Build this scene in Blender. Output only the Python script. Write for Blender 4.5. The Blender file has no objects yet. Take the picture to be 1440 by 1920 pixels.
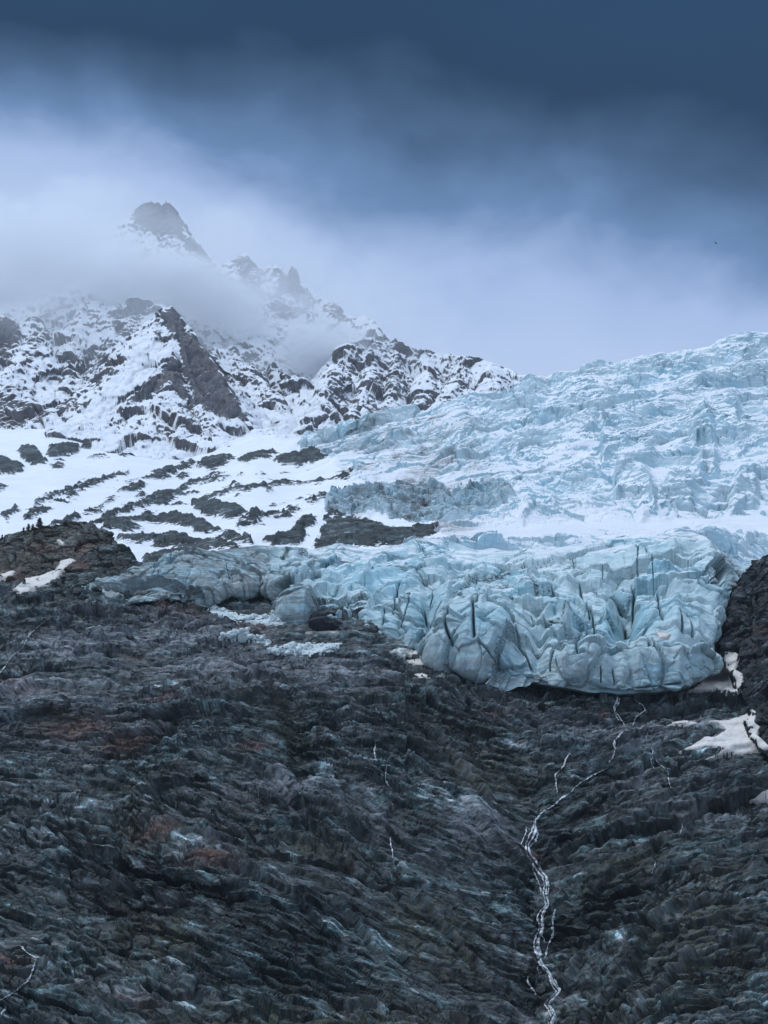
import bpy, math, random
import numpy as np
from concurrent.futures import ThreadPoolExecutor
from mathutils import Vector

S = bpy.context.scene
C = S.collection
rng = np.random.default_rng(7)
random.seed(7)

# ------------------------------------------------------------------ camera, sky, sun, exposure
PITCH = math.radians(22.0)
VFOV = math.radians(40.0)
F = 960.0 / math.tan(VFOV / 2)
SP, CP = math.sin(PITCH), math.cos(PITCH)
cam_d = bpy.data.cameras.new('camera')
cam_d.sensor_fit = 'VERTICAL'
cam_d.angle_y = VFOV
cam_d.sensor_height = 36.0
cam_d.lens = 18.0 / math.tan(VFOV / 2)
cam_d.clip_start = 1.0
cam_d.clip_end = 20000.0
cam = bpy.data.objects.new('camera', cam_d)
cam.rotation_euler = (math.radians(90) + PITCH, 0, 0)
C.objects.link(cam)
S.camera = cam

SUN_DIR = Vector((-0.50, -0.30, 1.0)).normalized()       # towards the sun
SUN_EL = math.asin(SUN_DIR.z)
SUN_ROT = math.atan2(SUN_DIR.x, SUN_DIR.y)
sd = bpy.data.lights.new('sun', 'SUN')
sd.energy = 1.45
sd.angle = math.radians(14)
sd.color = (0.86, 0.93, 1.0)
sun = bpy.data.objects.new('sun', sd)
sun.rotation_euler = SUN_DIR.to_track_quat('Z', 'Y').to_euler()
C.objects.link(sun)

S.view_settings.view_transform = 'Standard'
S.view_settings.look = 'None'
S.view_settings.exposure = 0.0
S.view_settings.gamma = 1.0
S.render.engine = 'CYCLES'
S.cycles.use_denoising = True
S.cycles.max_bounces = 8
S.cycles.diffuse_bounces = 2
S.cycles.glossy_bounces = 1
S.cycles.volume_bounces = 6
S.cycles.volume_step_rate = 1.0
S.cycles.volume_max_steps = 256
S.cycles.use_adaptive_sampling = True
S.cycles.adaptive_threshold = 0.012


class NT:
    """short-hand for wiring nodes"""
    def __init__(self, tree):
        self.t = tree
        self.t.nodes.clear()

    def n(self, typ, **kw):
        nd = self.t.nodes.new(typ)
        for k, v in kw.items():
            setattr(nd, k, v)
        return nd

    def set(self, sock, v):
        if isinstance(v, bpy.types.NodeSocket):
            self.t.links.new(v, sock)
        else:
            if hasattr(sock.default_value, '__len__') and not isinstance(v, (tuple, list)):
                v = [v] * len(sock.default_value)
            if hasattr(sock.default_value, '__len__') and len(sock.default_value) == 4 and len(v) == 3:
                v = tuple(v) + (1.0,)
            sock.default_value = v

    def math(self, op, a, b=None, c=None, clamp=False):
        nd = self.n('ShaderNodeMath', operation=op, use_clamp=clamp)
        self.set(nd.inputs[0], a)
        if b is not None:
            self.set(nd.inputs[1], b)
        if c is not None:
            self.set(nd.inputs[2], c)
        return nd.outputs[0]

    def vmath(self, op, a, b=None):
        nd = self.n('ShaderNodeVectorMath', operation=op)
        self.set(nd.inputs[0], a)
        if b is not None:
            self.set(nd.inputs[1], b)
        return nd.outputs['Value'] if op in ('LENGTH', 'DOT_PRODUCT', 'DISTANCE') else nd.outputs[0]

    def ramp(self, f, lo, hi, smooth=True):
        nd = self.n('ShaderNodeMapRange', interpolation_type='SMOOTHSTEP' if smooth else 'LINEAR')
        self.set(nd.inputs[0], f)
        nd.inputs[1].default_value = lo
        nd.inputs[2].default_value = hi
        return nd.outputs[0]

    def cramp(self, f, stops, interp='LINEAR'):
        nd = self.n('ShaderNodeValToRGB')
        cr = nd.color_ramp
        cr.interpolation = interp
        while len(cr.elements) > 1:
            cr.elements.remove(cr.elements[-1])
        cr.elements[0].position = stops[0][0]
        cr.elements[0].color = tuple(stops[0][1]) + (1.0,)
        for p, c in stops[1:]:
            e = cr.elements.new(p)
            e.color = tuple(c) + (1.0,)
        self.set(nd.inputs[0], f)
        return nd.outputs[0]

    def mix(self, f, a, b, mode='MIX'):
        nd = self.n('ShaderNodeMix', data_type='RGBA', blend_type=mode)
        self.set(nd.inputs[0], f)
        self.set(nd.inputs[6], a)
        self.set(nd.inputs[7], b)
        return nd.outputs[2]

    def noise(self, vec, scale, detail=4, rough=0.55, dist=0.0, lac=2.0):
        nd = self.n('ShaderNodeTexNoise')
        if vec is not None:
            self.set(nd.inputs['Vector'], vec)
        nd.inputs['Scale'].default_value = scale
        nd.inputs['Detail'].default_value = detail
        nd.inputs['Roughness'].default_value = rough
        nd.inputs['Distortion'].default_value = dist
        nd.inputs['Lacunarity'].default_value = lac
        return nd.outputs[0]

    def mapping(self, vec, scale=(1, 1, 1), rot=(0, 0, 0), loc=(0, 0, 0)):
        nd = self.n('ShaderNodeMapping')
        self.set(nd.inputs[0], vec)
        nd.inputs[1].default_value = loc
        nd.inputs[2].default_value = rot
        nd.inputs[3].default_value = scale
        return nd.outputs[0]

    def attr(self, name, kind='GEOMETRY'):
        nd = self.n('ShaderNodeAttribute', attribute_type=kind, attribute_name=name)
        return nd.outputs['Fac']

    def sep(self, v):
        nd = self.n('ShaderNodeSeparateXYZ')
        self.set(nd.inputs[0], v)
        return nd.outputs


def build_world():
    w = bpy.data.worlds.new('World')
    S.world = w
    w.use_nodes = True
    t = NT(w.node_tree)
    sky = t.n('ShaderNodeTexSky', sky_type='NISHITA')
    sky.sun_disc = False
    sky.sun_elevation = SUN_EL
    sky.sun_rotation = SUN_ROT
    d = t.n('ShaderNodeTexCoord').outputs['Generated']
    x, y, z = t.sep(d)
    wisp = t.noise(t.mapping(d, (2.0, 2.0, 3.4), (0, 0.25, 0), (3.1, 1.7, 0.4)), 1.7, 3, 0.45, 0.3)
    fine = t.noise(t.mapping(d, (3, 3, 5), (0, 0.35, 0)), 3.2, 6, 0.55, 0.2)
    s = t.math('ADD', z, t.math('MULTIPLY', x, 0.17))
    s = t.math('ADD', s, t.math('MULTIPLY', t.math('MULTIPLY', x, x), 0.25))
    s = t.math('ADD', s, t.math('MULTIPLY', t.math('MULTIPLY', t.math('MULTIPLY', x, -4.0, clamp=True), 1.0), t.math('SUBTRACT', z, 0.574)))
    s = t.math('ADD', s, t.math('MULTIPLY', t.math('SUBTRACT', wisp, 0.5), 0.085))
    s = t.math('ADD', s, t.math('MULTIPLY', t.math('SUBTRACT', fine, 0.5), 0.07))
    front = t.cramp(s, [
        (0.00, (0.46, 0.59, 0.86)),
        (0.45, (0.49, 0.62, 0.88)),
        (0.497, (0.47, 0.60, 0.86)),
        (0.545, (0.385, 0.515, 0.79)),
        (0.567, (0.255, 0.375, 0.635)),
        (0.587, (0.130, 0.243, 0.45)),
        (0.625, (0.050, 0.108, 0.215)),
        (0.664, (0.003, 0.030, 0.084)),
        (0.71, (0.003, 0.036, 0.100)),
    ], 'LINEAR')
    behind = t.cramp(z, [(0.0, (0.33, 0.44, 0.63)), (0.3, (0.56, 0.71, 0.99)), (1.0, (0.62, 0.78, 1.07))])  # unseen sky behind the camera, set brighter to light the snow
    back = t.ramp(y, 0.66, 0.15)
    cloud = t.mix(back, front, behind)
    cloud10 = t.mix(1.0, cloud, (10.0, 10.0, 10.0), 'MULTIPLY')
    # MULTIPLY in Mix RGBA is unclamped here
    both = t.mix(0.985, sky.outputs[0], cloud10)
    bg = t.n('ShaderNodeBackground')
    t.set(bg.inputs[0], both)
    bg.inputs[1].default_value = 0.1
    out = t.n('ShaderNodeOutputWorld')
    t.t.links.new(bg.outputs[0], out.inputs[0])


build_world()

# ------------------------------------------------------------------ numeric helpers
POOL = ThreadPoolExecutor(4)
F32 = np.float32


def chunked(fn, p, width=None):
    n = len(p)
    step = 1 << 15
    cuts = [(i, min(n, i + step)) for i in range(0, n, step)]
    res = list(POOL.map(lambda ab: fn(p[ab[0]:ab[1]]), cuts))
    if isinstance(res[0], tuple):
        return tuple(np.concatenate([r[k] for r in res]) for k in range(len(res[0])))
    return np.concatenate(res)


_G = rng.normal(size=(256, 3))
_G = (_G / np.linalg.norm(_G, axis=1)[:, None]).astype(F32)
_R = rng.random((4096, 4)).astype(F32)


def _hash(ix, iy, iz, seed):
    h = (ix.astype(np.uint32) * np.uint32(73856093)) ^ (iy.astype(np.uint32) * np.uint32(19349663)) ^ \
        (iz.astype(np.uint32) * np.uint32(83492791)) ^ np.uint32((seed * 2654435761) & 0xffffffff)
    h ^= h >> np.uint32(13)
    h *= np.uint32(1540483477)
    h ^= h >> np.uint32(15)
    return h


def _perlin(p, seed):
    f = np.floor(p)
    i = f.astype(np.int32)
    r = p - f
    w = r * r * r * (r * (r * 6 - 15) + 10)
    out = np.zeros(len(p), F32)
    for cx in (0, 1):
        wx = w[:, 0] if cx else 1 - w[:, 0]
        for cy in (0, 1):
            wy = w[:, 1] if cy else 1 - w[:, 1]
            for cz in (0, 1):
                wz = w[:, 2] if cz else 1 - w[:, 2]
                g = _G[_hash(i[:, 0] + cx, i[:, 1] + cy, i[:, 2] + cz, seed) & np.uint32(255)]
                dd = g[:, 0] * (r[:, 0] - cx) + g[:, 1] * (r[:, 1] - cy) + g[:, 2] * (r[:, 2] - cz)
                out += dd * (wx * wy * wz)
    return out * 1.5


def fbm(p, scale, octaves=4, gain=0.5, seed=0, ridged=False, stretch=(1, 1, 1)):
    """scale = metres of the largest wave"""
    q = (np.asarray(p, F32) * (np.asarray(stretch, F32) / F32(scale))).astype(F32)

    def run(c):
        a, tot, out = 1.0, 0.0, np.zeros(len(c), F32)
        for o in range(octaves):
            v = _perlin(c * F32(2.03 ** o) + F32(17.3 * o), seed + o * 7)
            if ridged:
                v = 1 - 2 * np.abs(v)
            out += F32(a) * v
            tot += a
            a *= gain
        return out / F32(tot)
    return chunked(run, q)


def worley(p, scale, seed=0, stretch=(1, 1, 1), jitter=1.0):
    """returns F1, F2-F1, a random number per cell, a random tilted plane per cell"""
    q = (np.asarray(p, F32) * (np.asarray(stretch, F32) / F32(scale))).astype(F32)

    def run(c):
        f = np.floor(c)
        i = f.astype(np.int32)
        r = c - f
        d1 = np.full(len(c), 9., F32)
        d2 = np.full(len(c), 9., F32)
        idh = np.zeros(len(c), np.uint32)
        off = np.zeros((len(c), 3), F32)
        for ox in (-1, 0, 1):
            for oy in (-1, 0, 1):
                for oz in (-1, 0, 1):
                    h = _hash(i[:, 0] + ox, i[:, 1] + oy, i[:, 2] + oz, seed)
                    j = _R[h & np.uint32(4095)]
                    v = r - (np.array((ox, oy, oz), F32) + F32(jitter) * j[:, :3] + F32(0.5 * (1 - jitter)))
                    dd = (v * v).sum(1)
                    near = dd < d1
                    d2 = np.where(near, d1, np.minimum(d2, dd))
                    d1 = np.where(near, dd, d1)
                    idh = np.where(near, h, idh)
                    off[near] = v[near]
        d1 = np.sqrt(d1)
        d2 = np.sqrt(d2)
        k = _R[(idh >> np.uint32(5)) & np.uint32(4095), 3]
        g = _G[(idh >> np.uint32(9)) & np.uint32(255)]
        return d1, d2 - d1, k, (off * g).sum(1)
    return chunked(run, q)


def sstep(x, a, b):
    t = np.clip((x - a) / (b - a), 0, 1)
    return t * t * (3 - 2 * t)


def saw(x, sharp=0.18):
    """rises over most of a period then drops over the last bit; 0..1"""
    f = x - np.floor(x)
    return np.where(f < 1 - sharp, f / (1 - sharp), (1 - f) / sharp)


def pix(px, py, Y):
    """the point at depth Y that the photograph shows at px, py"""
    xc = (np.asarray(px, float) - 720.0) / F
    yc = (960.0 - np.asarray(py, float)) / F
    den = CP - yc * SP
    return np.stack(np.broadcast_arrays(xc / den * Y, Y * np.ones_like(den), (SP + yc * CP) / den * Y), -1)


def topix(P):
    zc = P[..., 1] * CP + P[..., 2] * SP
    yc = (-P[..., 1] * SP + P[..., 2] * CP) / zc
    xc = P[..., 0] / zc
    return 720 + xc * F, 960 - yc * F


def lerp_line(pts, x, k):
    pts = sorted(pts)
    return np.interp(x, [p[0] for p in pts], [p[k] for p in pts])


def poly_sd(X, Y, poly, pad):
    """signed distance to a polygon (positive inside), clipped at -pad"""
    out = np.full(X.shape, -float(pad))
    P = np.asarray(poly, float)
    m = (X > P[:, 0].min() - pad) & (X < P[:, 0].max() + pad) & (Y > P[:, 1].min() - pad) & (Y < P[:, 1].max() + pad)
    x, y = X[m], Y[m]
    if not len(x):
        return out
    best = np.full(x.shape, 1e9)
    ins = np.zeros(x.shape, bool)
    for a, b in zip(P, np.roll(P, -1, 0)):
        e = b - a
        t = np.clip(((x - a[0]) * e[0] + (y - a[1]) * e[1]) / max(1e-9, e @ e), 0, 1)
        best = np.minimum(best, (x - a[0] - t * e[0]) ** 2 + (y - a[1] - t * e[1]) ** 2)
        c = (a[1] > y) != (b[1] > y)
        ins ^= c & (x < (b[0] - a[0]) * (y - a[1]) / ((b[1] - a[1]) or 1e-9) + a[0])
    d = np.sqrt(best)
    out[m] = np.where(ins, d, np.maximum(-d, -pad))
    return out


def line_d(X, Y, line, pad):
    """distance to a polyline, clipped at pad"""
    out = np.full(X.shape, float(pad))
    P = np.asarray(line, float)
    m = (X > P[:, 0].min() - pad) & (X < P[:, 0].max() + pad) & (Y > P[:, 1].min() - pad) & (Y < P[:, 1].max() + pad)
    x, y = X[m], Y[m]
    if not len(x):
        return out
    best = np.full(x.shape, float(pad) ** 2)
    for a, b in zip(P[:-1], P[1:]):
        e = b - a
        t = np.clip(((x - a[0]) * e[0] + (y - a[1]) * e[1]) / max(1e-9, e @ e), 0, 1)
        best = np.minimum(best, (x - a[0] - t * e[0]) ** 2 + (y - a[1] - t * e[1]) ** 2)
    out[m] = np.sqrt(best)
    return out


def grid_normals(P):
    du = np.gradient(P, axis=1)
    dv = np.gradient(P, axis=0)
    n = np.cross(du, dv)
    n /= np.maximum(1e-9, np.linalg.norm(n, axis=-1))[..., None]
    flip = (n * P).sum(-1) > 0
    n[flip] *= -1
    return n


def blur1(a, k, axis):
    """box blur applied twice along an axis"""
    for _ in range(2):
        pad = [(0, 0)] * a.ndim
        pad[axis] = (k, k)
        c = np.cumsum(np.pad(a, pad, mode='edge'), axis=axis)
        z = np.zeros_like(np.take(c, [0], axis))
        c = np.concatenate([z, c], axis)
        n = a.shape[axis]
        a = (np.take(c, range(2 * k + 1, n + 2 * k + 1), axis) - np.take(c, range(0, n), axis)) / (2 * k + 1)
    return a


def columns(x0, x1, step, lo=-60, hi=1500, coarse=4.0):
    a = np.arange(max(x0, lo), min(x1, hi), step)
    left = np.arange(x0, lo, coarse) if x0 < lo else []
    right = np.arange(hi, x1, coarse) if x1 > hi else []
    return np.concatenate([left, a, right])


def tag(o, label=None, cat=None, group=None, kind=None):
    if label:
        o['label'] = label
    if cat:
        o['category'] = cat
    if group:
        o['group'] = group
    if kind:
        o['kind'] = kind
    return o


def mesh_from(name, verts, faces, mat, parent=None, smooth=True, attrs=None):
    """faces: (n,4) or (n,3) int array"""
    me = bpy.data.meshes.new(name)
    v = np.ascontiguousarray(verts, F32).reshape(-1, 3)
    f = np.ascontiguousarray(faces, np.int32)
    k = f.shape[1]
    me.vertices.add(len(v))
    me.vertices.foreach_set('co', v.ravel())
    me.loops.add(f.size)
    me.loops.foreach_set('vertex_index', f.ravel())
    me.polygons.add(len(f))
    me.polygons.foreach_set('loop_start', np.arange(0, f.size, k, dtype=np.int32))
    me.update(calc_edges=True)
    me.polygons.foreach_set('use_smooth', np.full(len(f), smooth, bool))
    for an, av in (attrs or {}).items():
        at = me.attributes.new(an, 'FLOAT', 'POINT')
        at.data.foreach_set('value', np.ascontiguousarray(av, F32).ravel())
    me.materials.append(mat)
    o = bpy.data.objects.new(name, me)
    C.objects.link(o)
    if parent:
        o.parent = parent
    return o


def grid_faces(nr, nc):
    i = np.arange(nr * nc, dtype=np.int32).reshape(nr, nc)
    return np.stack([i[:-1, :-1], i[:-1, 1:], i[1:, 1:], i[1:, :-1]], -1).reshape(-1, 4)


def compact(verts, faces, attrs):
    used = np.zeros(len(verts), bool)
    used[faces.ravel()] = True
    idx = np.cumsum(used) - 1
    return verts[used], idx[faces], {k: np.ravel(v)[used] for k, v in attrs.items()}


def empty(name, loc=(0, 0, 0)):
    o = bpy.data.objects.new(name, None)
    o.location = loc
    C.objects.link(o)
    return o


# ------------------------------------------------------------------ materials
def new_mat(name):
    m = bpy.data.materials.new(name)
    m.use_nodes = True
    return m, NT(m.node_tree)


def finish(t, color, rough=0.85, bump=None, spec=0.25, normal_strength=0.6, dist=1.0):
    b = t.n('ShaderNodeBsdfPrincipled')
    t.set(b.inputs['Base Color'], color)
    t.set(b.inputs['Roughness'], rough)
    b.inputs['Specular IOR Level'].default_value = spec
    if bump is not None:
        bn = t.n('ShaderNodeBump')
        bn.inputs['Strength'].default_value = normal_strength
        bn.inputs['Distance'].default_value = dist
        t.set(bn.inputs['Height'], bump)
        t.t.links.new(bn.outputs[0], b.inputs['Normal'])
    o = t.n('ShaderNodeOutputMaterial')
    t.t.links.new(b.outputs[0], o.inputs[0])
    return b


def rock_color(t, pos, k=1.0, bedded=False):
    """wet gneiss: blue grey, green grey, plum and pale streaks along the bedding"""
    if bedded:
        x, y, z = t.sep(pos)
        cb = t.n('ShaderNodeCombineXYZ')
        t.set(cb.inputs[0], x)
        t.set(cb.inputs[1], y)
        t.set(cb.inputs[2], t.attr('bed'))
        bpos = cb.outputs[0]
    else:
        bpos = t.mapping(pos, (1, 1, 1), (0.12, 0.10, 0.2))
    bed = t.mapping(bpos, (0.30, 0.42, 1.5))
    thin = t.mapping(bpos, (0.10, 0.16, 1.7))
    big = t.noise(pos, 0.022 * k, 4, 0.6)
    mid = t.noise(bed, 0.11 * k, 7, 0.68, 0.25)
    fine = t.noise(bed, 0.50 * k, 5, 0.74, 0.2)
    streak = t.noise(thin, 0.42 * k, 5, 0.7, 0.15)
    hue = t.noise(pos, 0.20 * k, 6, 0.75)
    c = t.cramp(mid, [(0.30, (0.012, 0.017, 0.019)), (0.46, (0.028, 0.036, 0.039)), (0.57, (0.075, 0.086, 0.090)), (0.70, (0.20, 0.21, 0.215))])
    tint = t.cramp(hue, [(0.28, (0.46, 0.86, 0.68)), (0.44, (0.74, 1.0, 0.98)), (0.55, (0.98, 0.99, 0.99)), (0.62, (1.22, 0.92, 0.84)), (0.72, (1.40, 0.82, 0.97))])
    c = t.mix(1.0, c, tint, 'MULTIPLY')
    c = t.mix(1.0, c, t.cramp(fine, [(0.36, (0.16, 0.17, 0.18)), (0.50, (0.90, 0.90, 0.90)), (0.62, (2.5, 2.5, 2.5))]), 'MULTIPLY')
    if bedded:
        c = t.mix(1.0, c, t.cramp(t.attr('tone'), [(0.0, (0.18, 0.20, 0.21)), (0.5, (0.80, 0.84, 0.85)), (0.8, (1.6, 1.58, 1.56)), (1.0, (2.9, 2.8, 2.75))]), 'MULTIPLY')
        c = t.mix(t.math('MULTIPLY', t.attr('crack'), 0.8), c, (0.006, 0.008, 0.010))  # near-black painted along the cracks for their shadow as well as dirt
    c = t.mix(1.0, c, t.cramp(streak, [(0.36, (0.62, 0.62, 0.64)), (0.50, (0.95, 0.95, 0.95)), (0.66, (1.5, 1.5, 1.55))]), 'MULTIPLY')
    c = t.mix(1.0, c, t.cramp(big, [(0.35, (0.46, 0.56, 0.55)), (0.65, (1.40, 1.40, 1.40))]), 'MULTIPLY')
    return c, mid, fine


def mat_rock(name='wet_rock', dark=1.0, moss_hi=(0.085, 0.088, 0.052)):
    m, t = new_mat(name)
    pos = t.n('ShaderNodeTexCoord').outputs['Object']
    c, mid, fine = rock_color(t, pos, 1.0, True)
    rn = t.noise(pos, 0.35, 5, 0.7)
    rust = t.math('MULTIPLY', t.attr('rust'), t.ramp(rn, 0.32, 0.50))
    c = t.mix(rust, c, t.cramp(fine, [(0.34, (0.016, 0.009, 0.008)), (0.64, (0.19, 0.092, 0.070))]))
    moss = t.math('MULTIPLY', t.attr('moss'), t.ramp(rn, 0.60, 0.42))
    c = t.mix(moss, c, t.cramp(fine, [(0.32, (0.008, 0.012, 0.008)), (0.68, moss_hi)]))
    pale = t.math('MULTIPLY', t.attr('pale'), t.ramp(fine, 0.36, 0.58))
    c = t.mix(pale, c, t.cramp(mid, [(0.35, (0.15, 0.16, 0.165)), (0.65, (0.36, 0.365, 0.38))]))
    if dark != 1.0:
        c = t.mix(1.0, c, (dark, dark, dark * 1.08), 'MULTIPLY')
    h = t.math('ADD', mid, t.math('MULTIPLY', fine, 0.5))
    finish(t, c, 0.60, h, 0.35, 0.8, 0.7)
    return m


def snow_col(t, pos, k=1.0):
    n = t.noise(pos, 0.03 * k, 5, 0.6)
    return t.cramp(n, [(0.3, (0.76, 0.79, 0.82)), (0.7, (0.86, 0.875, 0.885))])


def mat_mountain():
    m, t = new_mat('granite_and_snow')
    pos = t.n('ShaderNodeTexCoord').outputs['Object']
    nrm = t.n('ShaderNodeNewGeometry').outputs['Normal']
    nz = t.sep(nrm)[2]
    a = t.noise(pos, 0.008, 7, 0.7)
    b = t.noise(t.mapping(pos, (1, 1, 0.7)), 0.09, 6, 0.75, 0.1)
    rockc = t.cramp(b, [(0.3, (0.05, 0.052, 0.060)), (0.52, (0.115, 0.115, 0.122)), (0.72, (0.23, 0.22, 0.215))])
    rockc = t.mix(t.ramp(a, 0.45, 0.7), rockc, t.mix(1.0, rockc, (1.15, 1.0, 0.92), 'MULTIPLY'))
    s = t.math('ADD', nz, t.math('MULTIPLY', t.math('SUBTRACT', a, 0.5), 1.0))
    s = t.math('ADD', s, t.math('MULTIPLY', t.math('SUBTRACT', b, 0.5), 0.7))
    e = t.noise(pos, 0.34, 3, 0.8)
    s = t.math('ADD', s, t.math('MULTIPLY', t.math('SUBTRACT', e, 0.5), 0.5))
    s = t.math('ADD', s, t.attr('snow'))
    c = t.mix(t.ramp(s, 0.40, 0.62), rockc, snow_col(t, pos))
    finish(t, c, 0.8, b, 0.2, 0.5, 3.0)
    return m


def mat_slope():
    m, t = new_mat('snow_over_slabs')
    pos = t.n('ShaderNodeTexCoord').outputs['Object']
    c, mid, fine = rock_color(t, pos, 0.7)
    c = t.mix(0.3, c, (0.085, 0.088, 0.085))
    nn = t.noise(t.mapping(pos, (0.45, 0.6, 1.5), (0, 0.15, 0)), 0.16, 7, 0.72, 0.4)
    r = t.math('ADD', t.attr('rock'), t.math('MULTIPLY', t.math('SUBTRACT', nn, 0.5), 1.7))
    sn = snow_col(t, pos)
    c2 = t.mix(t.ramp(r, 0.46, 0.54), sn, c)
    finish(t, c2, 0.7, fine, 0.25, 0.25, 1.2)
    return m


def mat_ice(name, snow_bias, dirtiness, frost=0.0, bump_m=0.5):
    m, t = new_mat(name)
    pos = t.n('ShaderNodeTexCoord').outputs['Object']
    nz = t.sep(t.n('ShaderNodeNewGeometry').outputs['Normal'])[2]
    big = t.noise(pos, 0.02, 4, 0.6)
    lay = t.noise(t.mapping(pos, (0.12, 0.12, 1.0), (0.10, 0.05, 0)), 0.35, 5, 0.65, 0.6)
    fine = t.noise(pos, 0.25, 6, 0.7)
    ice = t.cramp(lay, [(0.28, (0.33, 0.465, 0.49)), (0.5, (0.54, 0.685, 0.70)), (0.72, (0.72, 0.825, 0.83))])
    ice = t.mix(t.ramp(big, 0.42, 0.66), ice, t.mix(1.0, ice, (0.70, 0.90, 0.97), 'MULTIPLY'))
    ice = t.mix(frost, ice, (0.52, 0.64, 0.78))
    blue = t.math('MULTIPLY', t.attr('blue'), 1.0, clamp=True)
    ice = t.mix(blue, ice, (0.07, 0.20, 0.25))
    s = t.math('ADD', nz, t.math('MULTIPLY', t.math('SUBTRACT', fine, 0.5), 0.55))
    s = t.math('ADD', s, t.math('MULTIPLY', t.math('SUBTRACT', big, 0.5), 0.45))
    s = t.math('ADD', s, t.attr('snow'))
    sn = t.ramp(s, snow_bias - 0.05, snow_bias + 0.07)
    c = t.mix(sn, ice, snow_col(t, pos))
    dn = t.math('ADD', t.math('MULTIPLY', lay, 0.7), t.math('MULTIPLY', fine, 0.5))
    d = t.math('MULTIPLY', t.attr('dirt'), t.ramp(dn, 0.43, 0.74), clamp=True)
    c = t.mix(t.math('MULTIPLY', d, dirtiness), c, t.cramp(fine, [(0.3, (0.06, 0.068, 0.066)), (0.7, (0.24, 0.25, 0.235))]))
    d2 = t.math('MULTIPLY', t.attr('grit'), t.ramp(t.noise(t.mapping(pos, (1, 1, 2.0)), 0.5, 4, 0.8), 0.44, 0.54), clamp=True)
    c = t.mix(d2, c, (0.035, 0.037, 0.038))
    finish(t, c, 0.55, t.math('ADD', fine, t.math('MULTIPLY', lay, 0.8)), 0.3, 0.45, bump_m)
    return m


def mat_plain_snow():
    m, t = new_mat('old_snow')
    pos = t.n('ShaderNodeTexCoord').outputs['Object']
    n = t.noise(pos, 0.4, 6, 0.75)
    sp = t.noise(pos, 1.3, 3, 0.8)
    c = t.cramp(n, [(0.3, (0.58, 0.54, 0.49)), (0.65, (0.80, 0.755, 0.69))])
    c = t.mix(t.ramp(sp, 0.60, 0.72), c, (0.10, 0.095, 0.09))
    mg = t.math('ADD', t.attr('margin'), t.math('MULTIPLY', t.math('SUBTRACT', n, 0.5), 1.2))
    c = t.mix(t.math('MULTIPLY', t.ramp(mg, 0.45, 0.9), 0.75), c, (0.20, 0.19, 0.175))
    finish(t, c, 0.8, n, 0.2, 0.4, 0.5)
    return m


def mat_debris():
    m, t = new_mat('crushed_ice')
    pos = t.n('ShaderNodeTexCoord').outputs['Object']
    n = t.noise(pos, 0.8, 4, 0.7)
    c = t.cramp(n, [(0.3, (0.42, 0.50, 0.50)), (0.7, (0.68, 0.74, 0.73))])
    finish(t, c, 0.6, n, 0.3, 0.4, 0.3)
    return m


def mat_water():
    m, t = new_mat('white_water')
    pos = t.n('ShaderNodeTexCoord').outputs['Object']
    n = t.noise(t.mapping(pos, (1, 1, 0.5)), 0.9, 5, 0.8)
    n = t.math('ADD', t.math('MULTIPLY', n, 0.6), t.math('MULTIPLY', t.noise(pos, 0.16, 3, 0.6), 0.4))
    c = t.cramp(n, [(0.42, (0.12, 0.14, 0.15)), (0.48, (0.42, 0.45, 0.47)), (0.56, (0.84, 0.86, 0.87))])
    finish(t, c, 0.35, n, 0.5, 0.6, 0.5)
    return m


def mat_flat(name, col, rough=0.7, col2=None, scale=1.0):
    m, t = new_mat(name)
    pos = t.n('ShaderNodeTexCoord').outputs['Object']
    n = t.noise(pos, scale, 4, 0.7)
    col2 = col2 or tuple(c * 0.6 for c in col)
    finish(t, t.cramp(n, [(0.3, col2), (0.7, col)]), rough, n, 0.3, 0.5, 0.3)
    return m


M_CLIFF = mat_rock('black_cliff_rock', 0.5)
M_KNOLL = mat_rock('grassy_rock', 1.0, (0.165, 0.135, 0.085))
M_ROCK, M_MTN, M_SLOPE = mat_rock(), mat_mountain(), mat_slope()
M_TONGUE = mat_ice('glacier_ice', 0.87, 0.85)
M_FALL = mat_ice('broken_ice', 0.41, 0.8, 0.20, 1.0)
M_SNOW, M_DEBRIS, M_WATER = mat_plain_snow(), mat_debris(), mat_water()

# ------------------------------------------------------------------ rock slope below the glacier
RY = [2120, 1920, 1600, 1300, 1150, 1060, 1000]
RD = [455, 510, 605, 740, 835, 905, 960]


def rock_depth(py):
    return np.interp(-np.asarray(py, float), [-v for v in RY], RD)


STREAM_MAIN = [(1140, 1440), (1115, 1455), (1090, 1466), (1069, 1487), (1040, 1506), (1011, 1527), (998, 1539), (1002, 1560), (986, 1583),
               (992, 1604), (1002, 1622), (1019, 1643), (1023, 1697), (1013, 1718), (1011, 1747), (1004, 1781), (1015, 1810), (1032, 1835),
               (1044, 1860), (1027, 1885), (1036, 1906), (1032, 1940), (1030, 2000)]
GULLY = [(1165, 1300), (1150, 1400)] + STREAM_MAIN + [(1030, 2150)]


def bump(PX, PY, cx, cy, rx, ry, a, rot=0.0):
    c, s = math.cos(rot), math.sin(rot)
    x, y = PX - cx, PY - cy
    u, v = (x * c + y * s) / rx, (-x * s + y * c) / ry
    return a * np.exp(-(u * u + v * v))


ROCK_RIM = [(-420, 1100), (0, 1100), (100, 1105), (200, 1112), (320, 1106), (420, 1096), (530, 1096), (545, 1150), (630, 1168), (670, 1168), (720, 1188), (790, 1195), (840, 1228), (965, 1252), (1050, 1268),
            (1190, 1282), (1290, 1262), (1330, 1235), (1345, 1190), (1365, 1130), (1395, 1090), (1440, 1060), (1860, 1060)]


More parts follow.
